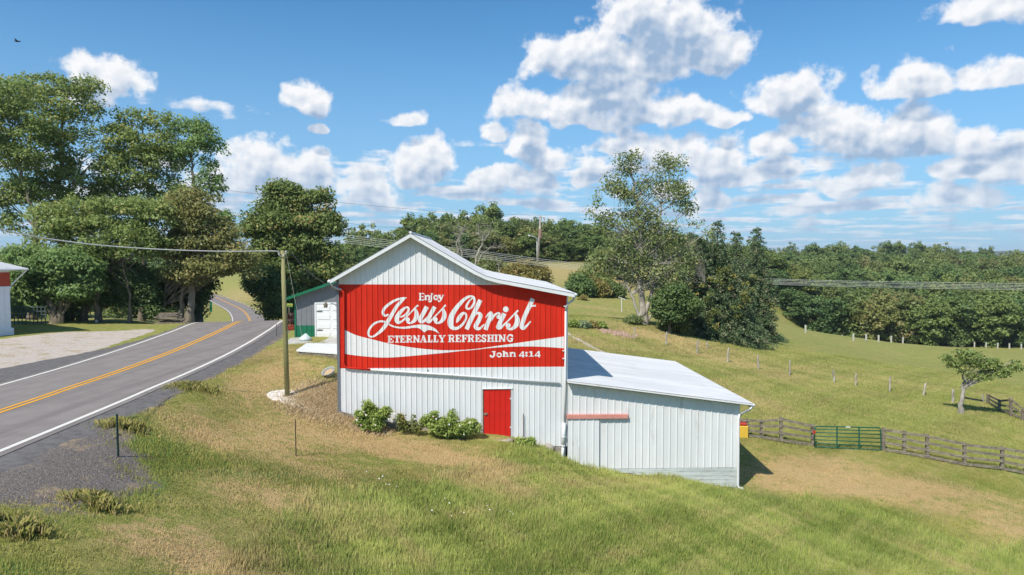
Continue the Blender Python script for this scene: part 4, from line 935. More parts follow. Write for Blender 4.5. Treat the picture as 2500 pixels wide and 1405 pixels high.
polys += [(18, [cA(xs_[i], ty[i]), cA(xs_[i+1], ty[i+1]), cA(xs_[i+1], by[i+1]), cA(xs_[i], by[i])]) for i in range(59)]
drape('lettering', polys, 'white script lettering reading Jesus', lift=.003)
polys = []; lay = 1
CH = [[(815,140,30),(745,190,42),(680,275,54),(642,350,60),(640,405,58),(690,430,52),(760,400,60),(825,315,64),(855,220,62),(838,135,60),(775,98,56),(690,112,68),(580,180,84),(470,290,100),(370,410,112),(285,540,130),(230,670,150),(215,790,158),(235,890,136),(300,945,96),(390,945,80),(480,893,72),(560,810,62),(620,710,54),(636,620,52),(615,560,56),(560,545,70),(505,585,92),(455,650,102),(420,710,98),(392,762,60),(370,798,16)],
      [(1008,195,118),(862,500,116),(745,740,116),(640,975,116)], [(855,600,40),(925,548,60),(990,560,92),(1010,620,112),(975,720,112),(920,815,114),(885,900,114),(925,955,92),(1000,948,66),(1060,890,48),(1118,838,22)],
      [(1150,665,30),(1205,590,52),(1280,530,70),(1300,560,96)], [(1300,540,100),(1275,650,112),(1205,810,112),(1145,988,112)], [(1290,740,60),(1340,650,62),(1400,585,56),(1460,548,54),(1510,550,52),(1522,600,48)],
      [(1645,550,124),(1575,700,118),(1505,850,116),(1482,920,112),(1545,925,86),(1630,855,52),(1720,770,44),(1820,665,42),(1915,565,44),(2000,480,48)],
      [(1938,540,44),(1962,610,86),(1990,710,128),(1975,820,132),(1915,910,104),(1830,965,66),(1760,960,62),(1715,925,70)],
      [(2400,160,120),(2295,390,116),(2195,600,112),(2128,800,112),(2105,900,112),(2150,945,90),(2225,892,62),(2290,820,46),(2342,762,40)], [(2320,372,44),(2400,352,44),(2482,345,48)]]
for st in CH: polys += ribbon(st, cB, lay); lay += 1
polys += disc(1685, 443, 78, cB, 12); polys += disc(1490, 645, 56, cB, 13); polys += disc(1745, 872, 68, cB, 14); polys += disc(1998, 485, 28, cB, 15)
drape('lettering', polys, 'white script lettering reading Christ')
# slab capitals, unit box, y down; w relative to height
TH = .26; T2 = .16; SE = .13
def sl(ch):
    S = []
    def l(*p, w_=TH): S.append([(a, b, w_) for a, b in p])
    def ser(x0, x1, y): l((x0, y), (x1, y), w_=SE)
    if ch in 'ELTFIHNRAY':
        pass
    if ch == 'E': l((.28, 0), (.28, 1)); l((.02, .065), (.93, .065), w_=SE); l((.02, .935), (.95, .935), w_=SE); l((.3, .5), (.66, .5), w_=T2); l((.9, .0), (.92, .32), w_=.12); l((.66, .36), (.66, .66), w_=.11); l((.93, .66), (.92, 1), w_=.13)
    if ch == 'F': l((.28, 0), (.28, 1)); l((.02, .065), (.95, .065), w_=SE); ser(.02, .58, .935); l((.3, .5), (.7, .5), w_=T2); l((.9, .0), (.93, .34), w_=.12); l((.7, .34), (.7, .68), w_=.12)
    if ch == 'T': l((.5, 0), (.5, 1), w_=.28); l((.03, .075), (.97, .075), w_=.15); l((.09, 0), (.05, .36), w_=.13); l((.91, 0), (.95, .36), w_=.13); ser(.18, .82, .935)
    if ch == 'L': l((.32, 0), (.32, 1), w_=.28); ser(.04, .66, .065); l((.02, .93), (.95, .93), w_=.14); l((.9, .6), (.92, 1), w_=.14)
    if ch == 'I': l((.5, 0), (.5, 1), w_=.3); ser(0, 1, .07); ser(0, 1, .93)
    if ch == 'H': l((.24, 0), (.24, 1)); l((.76, 0), (.76, 1)); l((.2, .5), (.8, .5), w_=.14); ser(0, .48, .065); ser(.52, 1, .065); ser(0, .48, .935); ser(.52, 1, .935)
    if ch == 'N': l((.2, 0), (.2, 1), w_=.2); l((.84, 0), (.84, .98), w_=.18); l((.18, .05), (.82, .96), w_=.26); ser(0, .34, .065); ser(.66, 1, .065); ser(0, .38, .935)
    if ch == 'R': l((.26, 0), (.26, 1)); l((.2, .07), (.6, .07), (.84, .18), (.84, .38), (.62, .5), (.3, .5), w_=.17); l((.52, .5), (.72, .7), (.82, .93), w_=.23); ser(.0, .5, .065); ser(.0, .5, .935); ser(.66, 1, .935)
    if ch == 'A': l((.48, .0), (.16, .97), w_=.13); l((.5, 0), (.82, .97), w_=.26); l((.3, .66), (.7, .66), w_=.12); ser(0, .36, .935); ser(.54, 1, .935)
    if ch == 'Y': l((.16, .06), (.5, .58), w_=.25); l((.84, .06), (.52, .58), w_=.15); l((.5, .5), (.5, 1), w_=.28); ser(0, .44, .065); ser(.62, 1, .065); ser(.22, .78, .935)
    if ch == 'S': l((.86, .28), (.62, .08), (.34, .09), (.18, .26), (.34, .44), (.64, .56), (.82, .74), (.66, .91), (.38, .93), (.14, .72), w_=.21); l((.9, .02), (.9, .34), w_=.12); l((.1, .66), (.1, .98), w_=.12)
    if ch == 'G': l((.86, .28), (.66, .09), (.42, .08), (.18, .3), (.16, .62), (.36, .9), (.62, .92), (.78, .74), w_=.22); l((.5, .56), (1, .56), w_=.13); l((.78, .55), (.78, .95), w_=.2); l((.84, .03), (.88, .36), w_=.12)
    if ch == 'e_E': l((.26, 0), (.26, 1), w_=.22); l((0, .05), (.85, .05), w_=.13); l((.85, .02), (.98, .2), w_=.11); l((0, .94), (.85, .94), w_=.14); l((.96, .78), (.82, .97), w_=.1); l((.3, .48), (.78, .48), w_=.11); l((.76, .4), (.76, .62), w_=.1)
    if ch == 'n': l((.2, 0), (.2, 1), w_=.36); l((.25, .28), (.5, .1), (.76, .16), (.8, .45), (.8, 1), w_=.34); l((.0, .06), (.2, .06), w_=.16); l((0, .93), (.42, .93), w_=.15); l((.55, .93), (1, .93), w_=.15)
    if ch == 'h': l((.26, 0), (.26, 1), w_=.34); l((.3, .5), (.52, .34), (.74, .4), (.78, .6), (.78, 1), w_=.28); l((.0, .09), (.3, .04), w_=.16); l((0, .94), (.5, .94), w_=.12); l((.62, .94), (1, .94), w_=.12)
    if ch == 'o': l((.5, .14), (.24, .24), (.16, .5), (.26, .78), (.5, .87), (.76, .77), (.84, .5), (.74, .23), (.5, .14), w_=.28)
    if ch == 'j': l((.62, 0), (.68, .4), (.68, .7), (.5, .93), (.22, .88), (.12, .8), w_=.20); l((.52, .06), (.7, .06), w_=.12)
    if ch == 'y': l((.22, .05), (.56, .66), w_=.26); l((.86, .05), (.55, .68), (.36, .9), (.2, .94), (.1, .82), w_=.16); l((.0+.1, .05), (.5, .05), w_=.1); l((.68, .05), (1, .05), w_=.1); l((.1, .74), (.16, .9), w_=.2)
    if ch == 'J': l((.74, .03), (.76, .6), (.6, .86), (.36, .92), (.16, .76), w_=.30); l((.34, .1), (1, .1), w_=.18); l((.04, .68), (.24, .8), w_=.26)
    if ch == '4': l((.72, .02), (.72, 1), w_=.28); l((.66, .06), (.08, .72), w_=.14); l((.02, .76), (.98, .72), w_=.18)
    if ch == '1': l((.52, .04), (.52, .96), w_=.34); l((.04, .24), (.3, .1), (.55, .06), w_=.18); l((.0, .93), (1, .93), w_=.14)
    return S
def text(items, oy, sc, ox, label):
    polys = []; lay = 1
    for ch, x0, x1, y0, y1 in items:
        key = ch
        for st in sl(key):
            H_ = y1-y0; pts = [(x0+a*(x1-x0), y0+b*H_, w_*H_) for a, b, w_ in st]
            polys += ribbon(pts, crop(ox, oy, sc), lay, 4); lay = lay % 9+1
    return polys
L1 = [('E',100,325),('T',350,572),('E',565,792),('R',800,1045),('N',1065,1330),('A',1330,1595),('L',1620,1812),('L',1840,2037),('Y',2045,2312)]
its = [(c, a, b, 126-26*(a/2312), 396-22*(a/2312)) for c, a, b in L1]
drape('lettering', text(its, 812, .064, 940, ''), 'white slab capitals reading ETERNALLY')
L2 = [('R',125,360),('E',380,582),('F',600,805),('R',810,1035),('E',1060,1268),('S',1280,1475),('H',1485,1735),('I',1745,1875),('N',1885,2137),('G',2165,2412)]
its = [(c, a, b, 86-14*(a/2412), 342-16*(a/2412)) for c, a, b in L2]
drape('lettering', text(its, 812, .07, 1085, ''), 'white slab capitals reading REFRESHING')
cE = crop(1010, 708, .036)
pe = text([('e_E',350,725,225,722),('n',735,1130,372,700),('j',965,1320,372,840),('o',1325,1695,340,700),('y',1610,2065,340,825)], 708, .036, 1010, '')+disc(1240, 292, 76, cE, 10)
drape('lettering', pe, 'small white lettering reading Enjoy')
cJ = crop(1185, 848, .058)
pj = text([('J',180,430,165,430),('o',455,702,222,432),('h',710,990,160,410),('n',1012,1288,215,405),('4',1405,1665,170,430),('1',1825,2040,175,400),('4',2065,2330,160,425)], 848, .058, 1185, '')+disc(1727, 242, 50, cJ, 10)+disc(1730, 355, 50, cJ, 11)
drape('lettering', pj, 'white lettering reading John 4:14')
sw_t = catmull([Wl(*p) for p in ((842,806),(870,819),(905,828),(945,838),(1000,848),(1060,854.5),(1110,855.5),(1160,852.5),(1220,844),(1300,832.5),(1377,822))], 5)
sw_b = catmull([Wl(*p) for p in ((842,864.5),(870,868.5),(920,873),(960,873),(1010,869),(1080,862.5),(1160,853.8),(1220,848.5),(1270,846.5),(1320,847),(1377,850.8))], 5)
xs_ = np.linspace(sw_t[0, 0], sw_t[-1, 0], 90)
tz = np.interp(xs_, sw_t[:, 0], sw_t[:, 1]); bz = np.interp(xs_, sw_b[:, 0], sw_b[:, 1])
bz = np.minimum(bz, tz-.035)
drape('swoosh', [(0, [(xs_[i], tz[i]), (xs_[i+1], tz[i+1]), (xs_[i+1], bz[i+1]), (xs_[i], bz[i])]) for i in range(89)], 'white painted wave across the red band')

# ------------------------------------------------------------------ lean-to shed
shed = thing('lean_to_shed', 'low white lean-to shed with a sloping white roof built against the barn', 'shed', (P0[0], P0[1], 0.0), BA)
OS = .40
rA = Wl(1385, 931, OS); rB = Wl(1839, 987, OS)
shR = Wl(1804, 1100)[0]; shL = Wl(1386, 1100)[0]
def szr(s): return float(np.interp(s, [rA[0], rB[0]], [rA[1], rB[1]]))
SP = .3045; SS0 = Wl(1396.4, 1050)[0]; sprof = [(-.028, 0), (-.014, .032), (.014, .032), (.028, 0), (.12, 0), (.13, .004), (.14, 0), (.19, 0), (.20, .004), (.21, 0)]
zsb = lambda s: float(np.interp(s, [Wl(1386,1146)[0], Wl(1804,1141)[0]], [Wl(1386,1146)[1], Wl(1804,1141)[1]]))
tr0, tr1 = Wl(1383, 1016), Wl(1532, 1015); dR = Wl(1461, 1100)[0]
ribbed(shL, shR, zsb, lambda s: szr(s)-.07, 'wall_panel', shed, SS0, SP, sprof, (), [white2])
dlo = Wl(1420, 1148)[1]
ribbed(shL, dR, lambda s: dlo, lambda s: tr0[1]-.02, 'door_panel', shed, SS0, SP, sprof, (), [white2], v0=-.09)
MB().box((dR-.003, -.10, dlo), (dR+.012, -.03, tr0[1]-.02)).build('door_edge', white2, shed)
MB().box((dR+.014, -.012, dlo), (dR+.05, -.006, tr0[1]-.1)).build('door_shadow_strip', mat('door_shadow_paint', (.16, .19, .22), .9), shed)  # dark blue-grey strip painted in as the shadow beside the sliding door's edge
MB().prism([(tr0[0], tr0[1]-.1), (tr1[0], tr1[1]-.1), (tr1[0], tr1[1]+.085), (tr0[0], tr0[1]+.085)], -.16, -.03).build('door_track', pinkpaint, shed, bevel=.01)
q = Wl(1397, 1083); MB().box((q[0]-.03, -.11, q[1]-.09), (q[0]+.02, -.08, q[1]+.09)).build('door_handle', oldwood, shed)
# wall body and planks of the footing
MB().prism([(shL, zsb(shL)-.3), (shR-.01, -2.6), (shR-.01, szr(shR)-.09), (shL, szr(shL)-.09)], .02, DEP).build('wall', white2, shed)
zz0 = zsb(shR); k = 0
for i in range(5):
    z1 = zz0-.01-i*.172; z0 = z1-.165
    x = Wl(1500, 1150)[0]+i*.9
    while x < shR-.02:
        xe = min(shR-.005, x+rnd.uniform(1.9, 3.0))
        MB().box((x, -.012-rnd.random()*.008, z0), (xe-.008, .015, z1)).build('footing_board', washedwood, shed); x = xe
roof_sheets(shed, [rA, ((rA[0]+rB[0])/2, (rA[1]+rB[1])/2-.01), rB], -OS, DEP-.1, rib=.022, pitch=.17)
fascia(shed, [rA, rB], -OS+.04, .10, material=oldwood, name='rafter')
fascia(shed, [(rA[0], rA[1]-.02), (rB[0]-.02, rB[1]-.02)], -OS-.004, .045, th=.012, material=white2, name='rake_trim')
MB().box((rB[0]-.10, -OS+.02, rB[1]-.15), (rB[0]-.05, DEP-.15, rB[1]-.05)).build('eave_board', oldwood, shed)
MB().tube([(rB[0]+.03, -OS, rB[1]-.06), (rB[0]+.03, DEP-.1, rB[1]-.10)], .065, 8).build('gutter', white, shed, smooth=True)
mb = MB().tube([w3(1837, 993, .36), w3(1830, 1001, .3), w3(1814, 1008, .14), w3(1806, 1016, .07)], .055, 8); mb.build('downpipe', galv, shed, smooth=True)
mb = MB().tube([w3(1806, 1012, .07), w3(1803, 1022, .07), w3(1802.5, 1100, .07), w3(1801.5, 1185, .07), w3(1803, 1191, .09), w3(1812, 1193, .14), w3(1816, 1197, .16)], .055, 8); mb.build('downpipe', white, shed, smooth=True)
MB().box((shR-.012, -.032, zsb(shR)), (shR+.004, .04, szr(shR)-.1)).build('corner_trim', white2, shed)

# ------------------------------------------------------------------ green and grey garage behind
GY0 = 42.4
gl = P(722, 829, GY0); gzb = gl[2]; base = (gl[0], GY0, gzb)
gar = thing('garage', 'grey and green metal garage with a white panelled door, half hidden by the barn', 'garage', base)
def gx(px): return P(px, 800, GY0)[0]-gl[0]
def gzz(py): return P(750, py, GY0)[2]-gzb
eav = (gx(706), P(706, 727, GY0-.4)[2]-gzb); rid = (gx(706)+7.3, P(706, 727, GY0-.4)[2]-gzb+7.3*.345)
def gro(x): return eav[1]+(x-eav[0])*.345
x = 0.0; zs = gzz(795); x2 = gx(771)
while x < 11.5:
    xe = x+.305
    mb = MB(); z0 = zs
    if xe > x2+.02 and x < x2+2.9: z0 = gzz(742)
    for a, c, v in ((x, x+.03, (0, -.02)), (x+.03, x+.05, (-.02, -.02)), (x+.05, x+.08, (-.02, 0)), (x+.08, xe, (0, 0))):
        top_ = (lambda q: min(gro(q), gro(7.0-.0)-(q-7.0)*.345 if q > 7.0 else 99)-.05)
        mb.add([(a, v[0], z0), (c, v[1], z0), (c, v[1], top_(c)), (a, v[0], top_(a))], [(0, 1, 2, 3)])
    mb.build('siding_panel', greymetal, gar)
    if not (xe > x2+.02 and x < x2+2.9):
        mb = MB()
        for a, c, v in ((x, x+.03, (-.004, -.026)), (x+.03, x+.05, (-.026, -.026)), (x+.05, x+.08, (-.026, -.004)), (x+.08, xe, (-.004, -.004))):
            mb.add([(a, v[0], .12), (c, v[1], .12), (c, v[1], zs), (a, v[0], zs)], [(0, 1, 2, 3)])
        mb.build('wainscot_panel', greenmetal, gar)
    x = xe
pk = (7.0, gro(7.0))
MB().prism([(.02, -.3), (11.5, -.3), (11.5, pk[1]-1.6), (7.0, pk[1]-.06), (.02, gro(0)-.06)], .01, 9.0).build('wall', greymetal, gar)
MB().box((-.05, -.05, .05), (.05, .1, gro(0)-.02)).build('corner_trim', greenmetal, gar)
MB().box((-.02, -.03, -.25), (x2, .0, .11)).build('foundation', concrete, gar)
MB().box((x2-.05, -.05, 0), (x2+.03, .0, gzz(742))).build('door_jamb', white, gar); MB().box((x2-.05, -.05, gzz(742)), (x2+2.9, .0, gzz(742)+.08)).build('door_header', white, gar)
gd = MB().box((x2+.03, -.02, .02), (x2+2.85, .005, gzz(742))).build('garage_door', white, gar)
dh = gzz(742)/4
for i in range(4):
    for j in range(3):
        a = x2+.12+j*.93; z0 = i*dh+.1
        MB().add([(a, -.021, z0), (a+.78, -.021, z0), (a+.78, -.021, z0+dh-.2), (a, -.021, z0+dh-.2), (a+.04, -.045, z0+.04), (a+.74, -.045, z0+.04), (a+.74, -.045, z0+dh-.24), (a+.04, -.045, z0+dh-.24)], [(0,1,5,4),(1,2,6,5),(2,3,7,6),(3,0,4,7),(4,5,6,7)]).build('door_panel', white, gd)
for z_ in (gzz(760), gzz(806)): MB().box((x2+.08, -.06, z_-.025), (x2+.42, -.046, z_+.025)).build('hinge_strap', darkmetal, gd)
rp = [(eav[0], eav[1]), (pk[0], pk[1]+.02)]
roof_sheets(gar, rp, -.45, 9.3, material=greenmetal, w_=.9); roof_sheets(gar, [(pk[0]+.004, pk[1]+.02), (12, pk[1]-1.72)], -.45, 9.3, material=greenmetal)
fascia(gar, rp, -.455, .16, material=greenmetal, name='rake_trim'); MB().tube([(eav[0]-.05, -.45, eav[1]-.06), (eav[0]-.05, 9.2, eav[1]-.06)], .07, 8).build('gutter', greenmetal, gar)
# lamp on a curved arm
lx, lz = gx(797), gzz(742)
lamp = thing('barn_lamp', 'small dusk lamp on a curved arm by the garage door', 'lamp', bw(Wl(822, 740)[0], 5.2, Wl(822, 740)[1]+0))
lc = np.array(lamp.location); a_ = P(822, 748, 41.4)-lc; b_ = P(812, 741, 41.3)-lc; c_ = P(802, 743, 41.2)-lc; e__ = P(795, 746, 41.2)-lc
MB().tube([a_, b_, c_, e__], .035, 6).build('arm', galv, lamp, smooth=True)
MB().tube([e__+np.array([0, 0, .16]), e__+np.array([0, 0, .08])], [.07, .10], 8).tube([e__+np.array([0, 0, .08]), e__-np.array([0, 0, .14])], [.14, .10], 10).build('lamp_head', oldwood, lamp)
# aprons
def slabpoly(name, pts, th, m_, label=None, cat=None, kind=None, mis=None):
    pts = [np.array(p) for p in pts]; c = sum(pts)/len(pts); n = len(pts)
    V = [p-c for p in pts]+[p-c-np.array([0, 0, th]) for p in pts]
    mb = MB().add(V, [tuple(range(n))[::-1], tuple(range(n, 2*n))]+[(i, (i+1) % n, n+(i+1) % n, n+i) for i in range(n)])
    o = mb.build(name, m_); o.location = tuple(c); setp(o, label, cat, None, kind); return o
zc = gzb+.15
slabpoly('pavement', [G(700, 836, zc), G(822, 841, zc), (-6.2, 36.4, zc), (-6.2, 42.3, zc), G(724, 824, zc), G(708, 826, zc)], .45, concrete, kind='structure')
zs_ = P(740, 855, 35.6)[2]
pl = thing('platform', 'raised white-topped concrete platform between the near pole and the barn wall', 'platform', tuple(P(775, 866, 35.8)))
plc = np.array(pl.location)
slabtop = [P(723.5, 850.5, 35.6), P(736, 852.5, 35.4), P(815, 857.5, 34.6), P(824, 857, 34.4), (-8.3, 38.0, zs_), G(748, 838.5, zs_)]
n = len(slabtop)
V = [np.array([p[0], p[1], zs_])-plc for p in slabtop]; V2 = [v-np.array([0, 0, .07]) for v in V]
MB().add(V+V2, [tuple(range(n)), tuple(range(2*n-1, n-1, -1))]+[(i, n+i, n+(i+1) % n, (i+1) % n) for i in range(n)]).build('slab', mat('white_slab', (.70, .71, .70), .7, .2, var=.06, vscale=2, c2=(.5, .5, .48), thr=(.6, .8)), pl)
ce = sum(V)/n; V = [ce+(v-ce)*.95-np.array([0, 0, .07]) for v in V]; V2 = [v-np.array([0, 0, .8]) for v in V]
MB().add(V+V2, [tuple(range(2*n-1, n-1, -1))]+[(i, n+i, n+(i+1) % n, (i+1) % n) for i in range(n)]).build('wall', oldwood, pl)

# ------------------------------------------------------------------ white building at the left
hb = P(27, 818, 44.5); hgz = float(gz(hb[0], 44.5))
wh = thing('white_building', 'corner of a white sided building with a pale roof at the left edge', 'building', (hb[0], 44.5, hgz), R(53))
ht = P(14, 705, 44.5)[2]-hgz; he = P(40, 661, 44.5)[2]-hgz
wsid = mat('bluish_white_siding', (.72, .74, .77), .5, .3, var=.03)
for k in range(30):
    x1 = -k*.30; MB().box((x1-.285, -.02, .45), (x1, 0, ht)).build('siding_panel', wsid, wh) if k < 12 else None
MB().box((-12, 0.003, -.3), (-.002, 11, he)).build('wall', wsid, wh)
for k in range(36):
    MB().box((0.0, k*.3, .45), (.02, k*.3+.285, ht)).build('siding_panel', wsid, wh)
MB().box((-12, -.12, -.3), (.14, 11.1, .45)).build('footing', concrete if False else wsid, wh, bevel=.02)
MB().box((-12, -.06, ht), (.08, 11.05, ht+.14)).build('belt_board', wsid, wh)
MB().box((-.55, -.03, ht+.16), (.03, .5, he-.12)).build('panel', mat('brick_red_paint', (.38, .07, .04), .7, .2), wh)
e1 = np.array([.75, -.75, P(68, 655, 44.5)[2]-hgz]); zt = e1[2]
mb = MB().add([(-12, -.75, zt), (e1[0], -.75, zt), (e1[0], 12, zt), (-12, 12, zt), (-5.5, 5.3, zt+2.3), (-6.5, 5.3, zt+2.3), (-12, -.75, zt-.12), (e1[0], -.75, zt-.12), (e1[0], 12, zt-.12), (-12, 12, zt-.12)],
    [(0, 1, 4, 5), (1, 2, 4), (2, 3, 5, 4), (3, 0, 5), (0, 6, 7, 1), (1, 7, 8, 2), (6, 9, 8, 7)]); mb.build('roof', roofwhite, wh)
MB().tube([(e1[0]+.05, -.8, zt-.08), (-12, -.8, zt-.08)], .06, 6).tube([(e1[0]+.05, -.8, zt-.08), (e1[0]+.05, 12, zt-.08)], .06, 6).build('gutter', white, wh)
MB().tube([(e1[0], -.7, zt-.15), (.35, -.2, zt-.75), (.06, -.1, ht+.2)], .04, 6).build('downpipe', white, wh)

# ------------------------------------------------------------------ poles and wires
pb = gb(702, 970, 29.8); pt_ = P(690, 612, pb[1])
pole = thing('utility_pole', 'greenish wooden pole standing in pale gravel between road and barn', 'utility pole', tuple(pb))
d_ = pt_-pb
MB().tube([(0, 0, -.5), tuple(d_*.5), tuple(d_)], [.108, .10, .086], 14).build('shaft', treatedwood, pole, smooth=True)
MB().tube([d_+np.array([-.16, -.1, -.10]), d_+np.array([-.1, -.13, -.22]), d_+np.array([0, -.12, -.26]), d_+np.array([.12, -.12, -.18]), d_+np.array([.19, -.1, -.05])], .014, 5).tube([d_+np.array([.16, -.1, -.02]), d_+np.array([.21, -.1, -.10])], .03, 6).build('bracket', galv, pole, smooth=True)
def wire(name, label, pts, r_, m_, sagf=0.0, group=None, n=24, cat='cable'):
    pts = [np.array(p, float) for p in pts]; out = []
    if len(pts) == 2:
        a, b = pts; L = np.linalg.norm(b-a)
        for i in range(n+1):
            f = i/n; q = a*(1-f)+b*f; q[2] -= sagf*4*f*(1-f)*L; out.append(q)
    else: out = list(catmull(pts, 8))
    c = out[0].copy(); o = MB().tube([q-c for q in out], r_, 5).build(name, m_, None, smooth=True); o.location = tuple(c); return setp(o, label, cat, group)
wire('service_cable', 'thick pale cable running left from the near pole across the trees', [P(-260, 495, 17), P(-100, 536, 19.5), P(0, 560, 21.5), P(60, 573, 22.3), P(120, 584, 23.2), P(240, 599, 24.5), P(400, 610, 26.2), P(560, 614.5, 28), P(670, 613.5, 29.4), pt_+np.array([-.1, -.05, -.15])], .022, cable)
wire('service_cable', 'dark cable dropping from the near pole to the barn corner', [pt_+np.array([.2, -.1, -.05]), P(714, 622, 30), P(740, 652, 30.3), P(765, 674, 30.6), P(822, 712, 31)], .014, darkcable)
gyb = gb(748, 824, 41.5)
wire('guy_wire', 'thin stay wire from the pole top to a cover by the green garage', [pt_+np.array([.15, 0, -.12]), gyb+np.array([0, -.9, .15])], .009, cable, 0)
t_ = thing('anchor_cover', 'pale bag-like cover over the wire anchor in front of the garage', 'cover', tuple(P(746, 829, 40.6)))
MB().tube([(0, 0, -.05), (0, 0, .08), (0, 0, .2), (.02, 0, .34)], [.34, .36, .2, .05], 10).build('cover', mat('pale_plastic', (.62, .72, .68), .6), t_, smooth=True)
# far pole with transformer and lamp
fb = gb(1312, 645, 155); ft = P(1320, 527, fb[1]); fd = ft-fb
fp = thing('utility_pole', 'far grey pole with a transformer and a street lamp on the hill behind the barn', 'utility pole', tuple(fb))
MB().tube([(0, 0, -.5), tuple(fd)], [.30, .22], 8).build('shaft', greybark, fp, smooth=True)
fk = lambda px, py: P(px, py, fb[1])-fb
MB().tube([fk(1319, 582), fk(1319, 560)], .42, 10).build('transformer', mat('rusty_tank', (.30, .19, .15), .7), fp)
MB().tube([fk(1311, 600), fk(1311, 582), fk(1305, 578), fk(1292, 576)], .09, 6).tube([fk(1298, 576.5), fk(1289, 576)], [.16, .22], 6).build('street_lamp', galv, fp, smooth=True)
MB().beam(fk(1314, 532), fk(1330, 532), .12, .12).tube([fk(1328, 532), fk(1330, 540)], .12, 6).tube([fk(1324, 555), fk(1326, 545)], .1, 6).build('crossarm', greybark, fp)
MB().tube([fk(1311.5, 645), fk(1311, 590)], .12, 5).build('conduit', cable, fp)
for i, (a, b_) in enumerate((((835,573,104),(2560,694,118)), ((835,578,105),(2560,699,118)), ((835,583,104),(2560,702,119)), ((835,587,105),(2560,706,118)), ((835,592,106),(2560,710,120)))):
    A = P(*a); B = P(*b_); mid = P(1490, (652, 656, 660, 663, 667)[i], 110); m2 = P(1120, (607, 611, 616, 620, 625)[i], 107); m3 = P(1900, (682, 685, 689, 692, 695)[i], 113); a0 = P(700, a[1]-24, 102)
    wire('power_line', ('topmost', 'second', 'middle', 'fourth', 'lowest')[i]+' of the five pale wires sweeping past behind the barn roof', [a0, A, m2, mid, m3, B], .024, cable, group='pale wires crossing behind the barn', cat='power line')
wire('power_line', 'thin dark wire high in the sky reaching the far pole top', [P(440, 452, 115), P(560, 466, 122), P(800, 492, 132), P(1080, 517, 144), tuple(ft)], .022, darkcable, cat='power line')
wire('power_line', 'thin dark wire entering behind the barn peak, below the higher sky wire', [P(780, 540, 122), P(850, 546, 125), P(980, 556, 132), P(1315, 548, 155)], .022, darkcable, cat='power line')

# ------------------------------------------------------------------ posts, fences, gate
def steel(label, px, py, Y, h, w_, m_):
    b0 = gb(px, py, Y); t_ = thing('metal_post', label, 'post', tuple(b0)); 
    MB().beam((0, 0, -.3), (-.01, 0, h), w_, w_*.35).beam((0, -w_*.3, -.3), (-.01, -w_*.3, h), w_*.3, w_*.6).build('shaft', m_, t_); return t_
s1 = steel('dark green steel post at the road edge with wire ends on it', 289, 1117, 20, 1.2, .055, mat('dark_green_post', (.02, .06, .05), .5, .4))
for z_, dx in ((.62, .14), (.52, -.09)): MB().tube([(0, -.03, z_), (dx*.6, -.05, z_+.03), (dx, -.06, z_-.02)], .012, 5).build('wire_end', blackpl, s1)
steel('thin dark steel rod standing alone in the mown grass', 723, 1115, 23, 1.25, .032, mat('dark_rod', (.06, .045, .035), .7, .3))
steel('dark rusty stake leaning by the barn wall right of the red door', 1278, 1076, 28.6, 1.15, .028, mat('rust', (.10, .06, .04), .8))
for px, py, h in ((675, 822, .5), (675, 803, .35)):
    b0 = gb(px, py, 44 if py > 810 else 47); t_ = thing('marker_stake', 'short dark marker stake on the road verge, '+('nearer of the two' if py > 810 else 'farther of the two'), 'stake', tuple(b0)); MB().tube([(0, 0, -.1), (0, 0, h)], .02, 5).build('shaft', darkmetal, t_)
for i, (px, py, top_, Y, dx) in enumerate(((1471,802,783,62,4),(1547,829,799,61,4),(1625,843,811,60,3),(1701,864,829,59,4),(1727,852,835,64,0),(1776,884,849,58,3),(1851,903,867,57,0),(1927,916,879,56,2),(2036,934,903,55,-1),(2088,942,911,54,3),(2171,956,920,53,3),(2253,966,935,51,8),(2326,985,951,50,1),(2400,982,964,49,0))):
    b0 = gb(px, py, Y); tp = P(px+dx, top_, b0[1])-b0; r_ = .075*rnd.uniform(.8, 1.15)
    t_ = thing('fence_post', f'{ORD[i]} from the left of the rough grey posts crossing the pasture slope'+(', leaning right' if dx >= 8 else ''), 'fence post', tuple(b0), group='rough grey posts on the pasture slope')
    MB().tube([(0, 0, -.4), tuple(tp*.35+np.array([.02, 0, 0])), tuple(tp*.7-np.array([.02, 0, 0])), tuple(tp)], [r_*1.2, r_, r_*1.05, r_*.75], 7).build('shaft', postwood, t_)
fx = [1966,1996,2025,2055,2083,2114,2144.6,2175.5,2204,2232,2259,2288,2316,2348,2378.6,2407,2435.5,2464,2493]
fy = [825.5,830,833,833,833.5,834,836,837,839,841,843,845,846.5,848,849,850,852,853,854]
for i, (px, py) in enumerate(zip(fx, fy)):
    b0 = gb(px, py, 142); t_ = thing('fence_post', f'{ORD[i]} from the left of the pale posts along the foot of the wood', 'fence post', tuple(b0), group='pale posts along the foot of the wood')
    MB().box((-.11, -.11, -.4), (.11, .11, 1.3)).build('shaft', mat('pale_post', (.52, .50, .44), .8, .1, var=.1), t_)
t_ = thing('clothesline_post', 'white post with a short top arm on the lawn left of the grey-trunked tree', 'post', tuple(gb(1518, 762, 90)))
MB().tube([(0, 0, -.3), (-.05, 0, 1.85)], .06, 6).beam((-.45, 0, 1.95), (.45, 0, 1.62), .09, .09).build('shaft', mat('pale_post2', (.66, .66, .64), .7), t_)
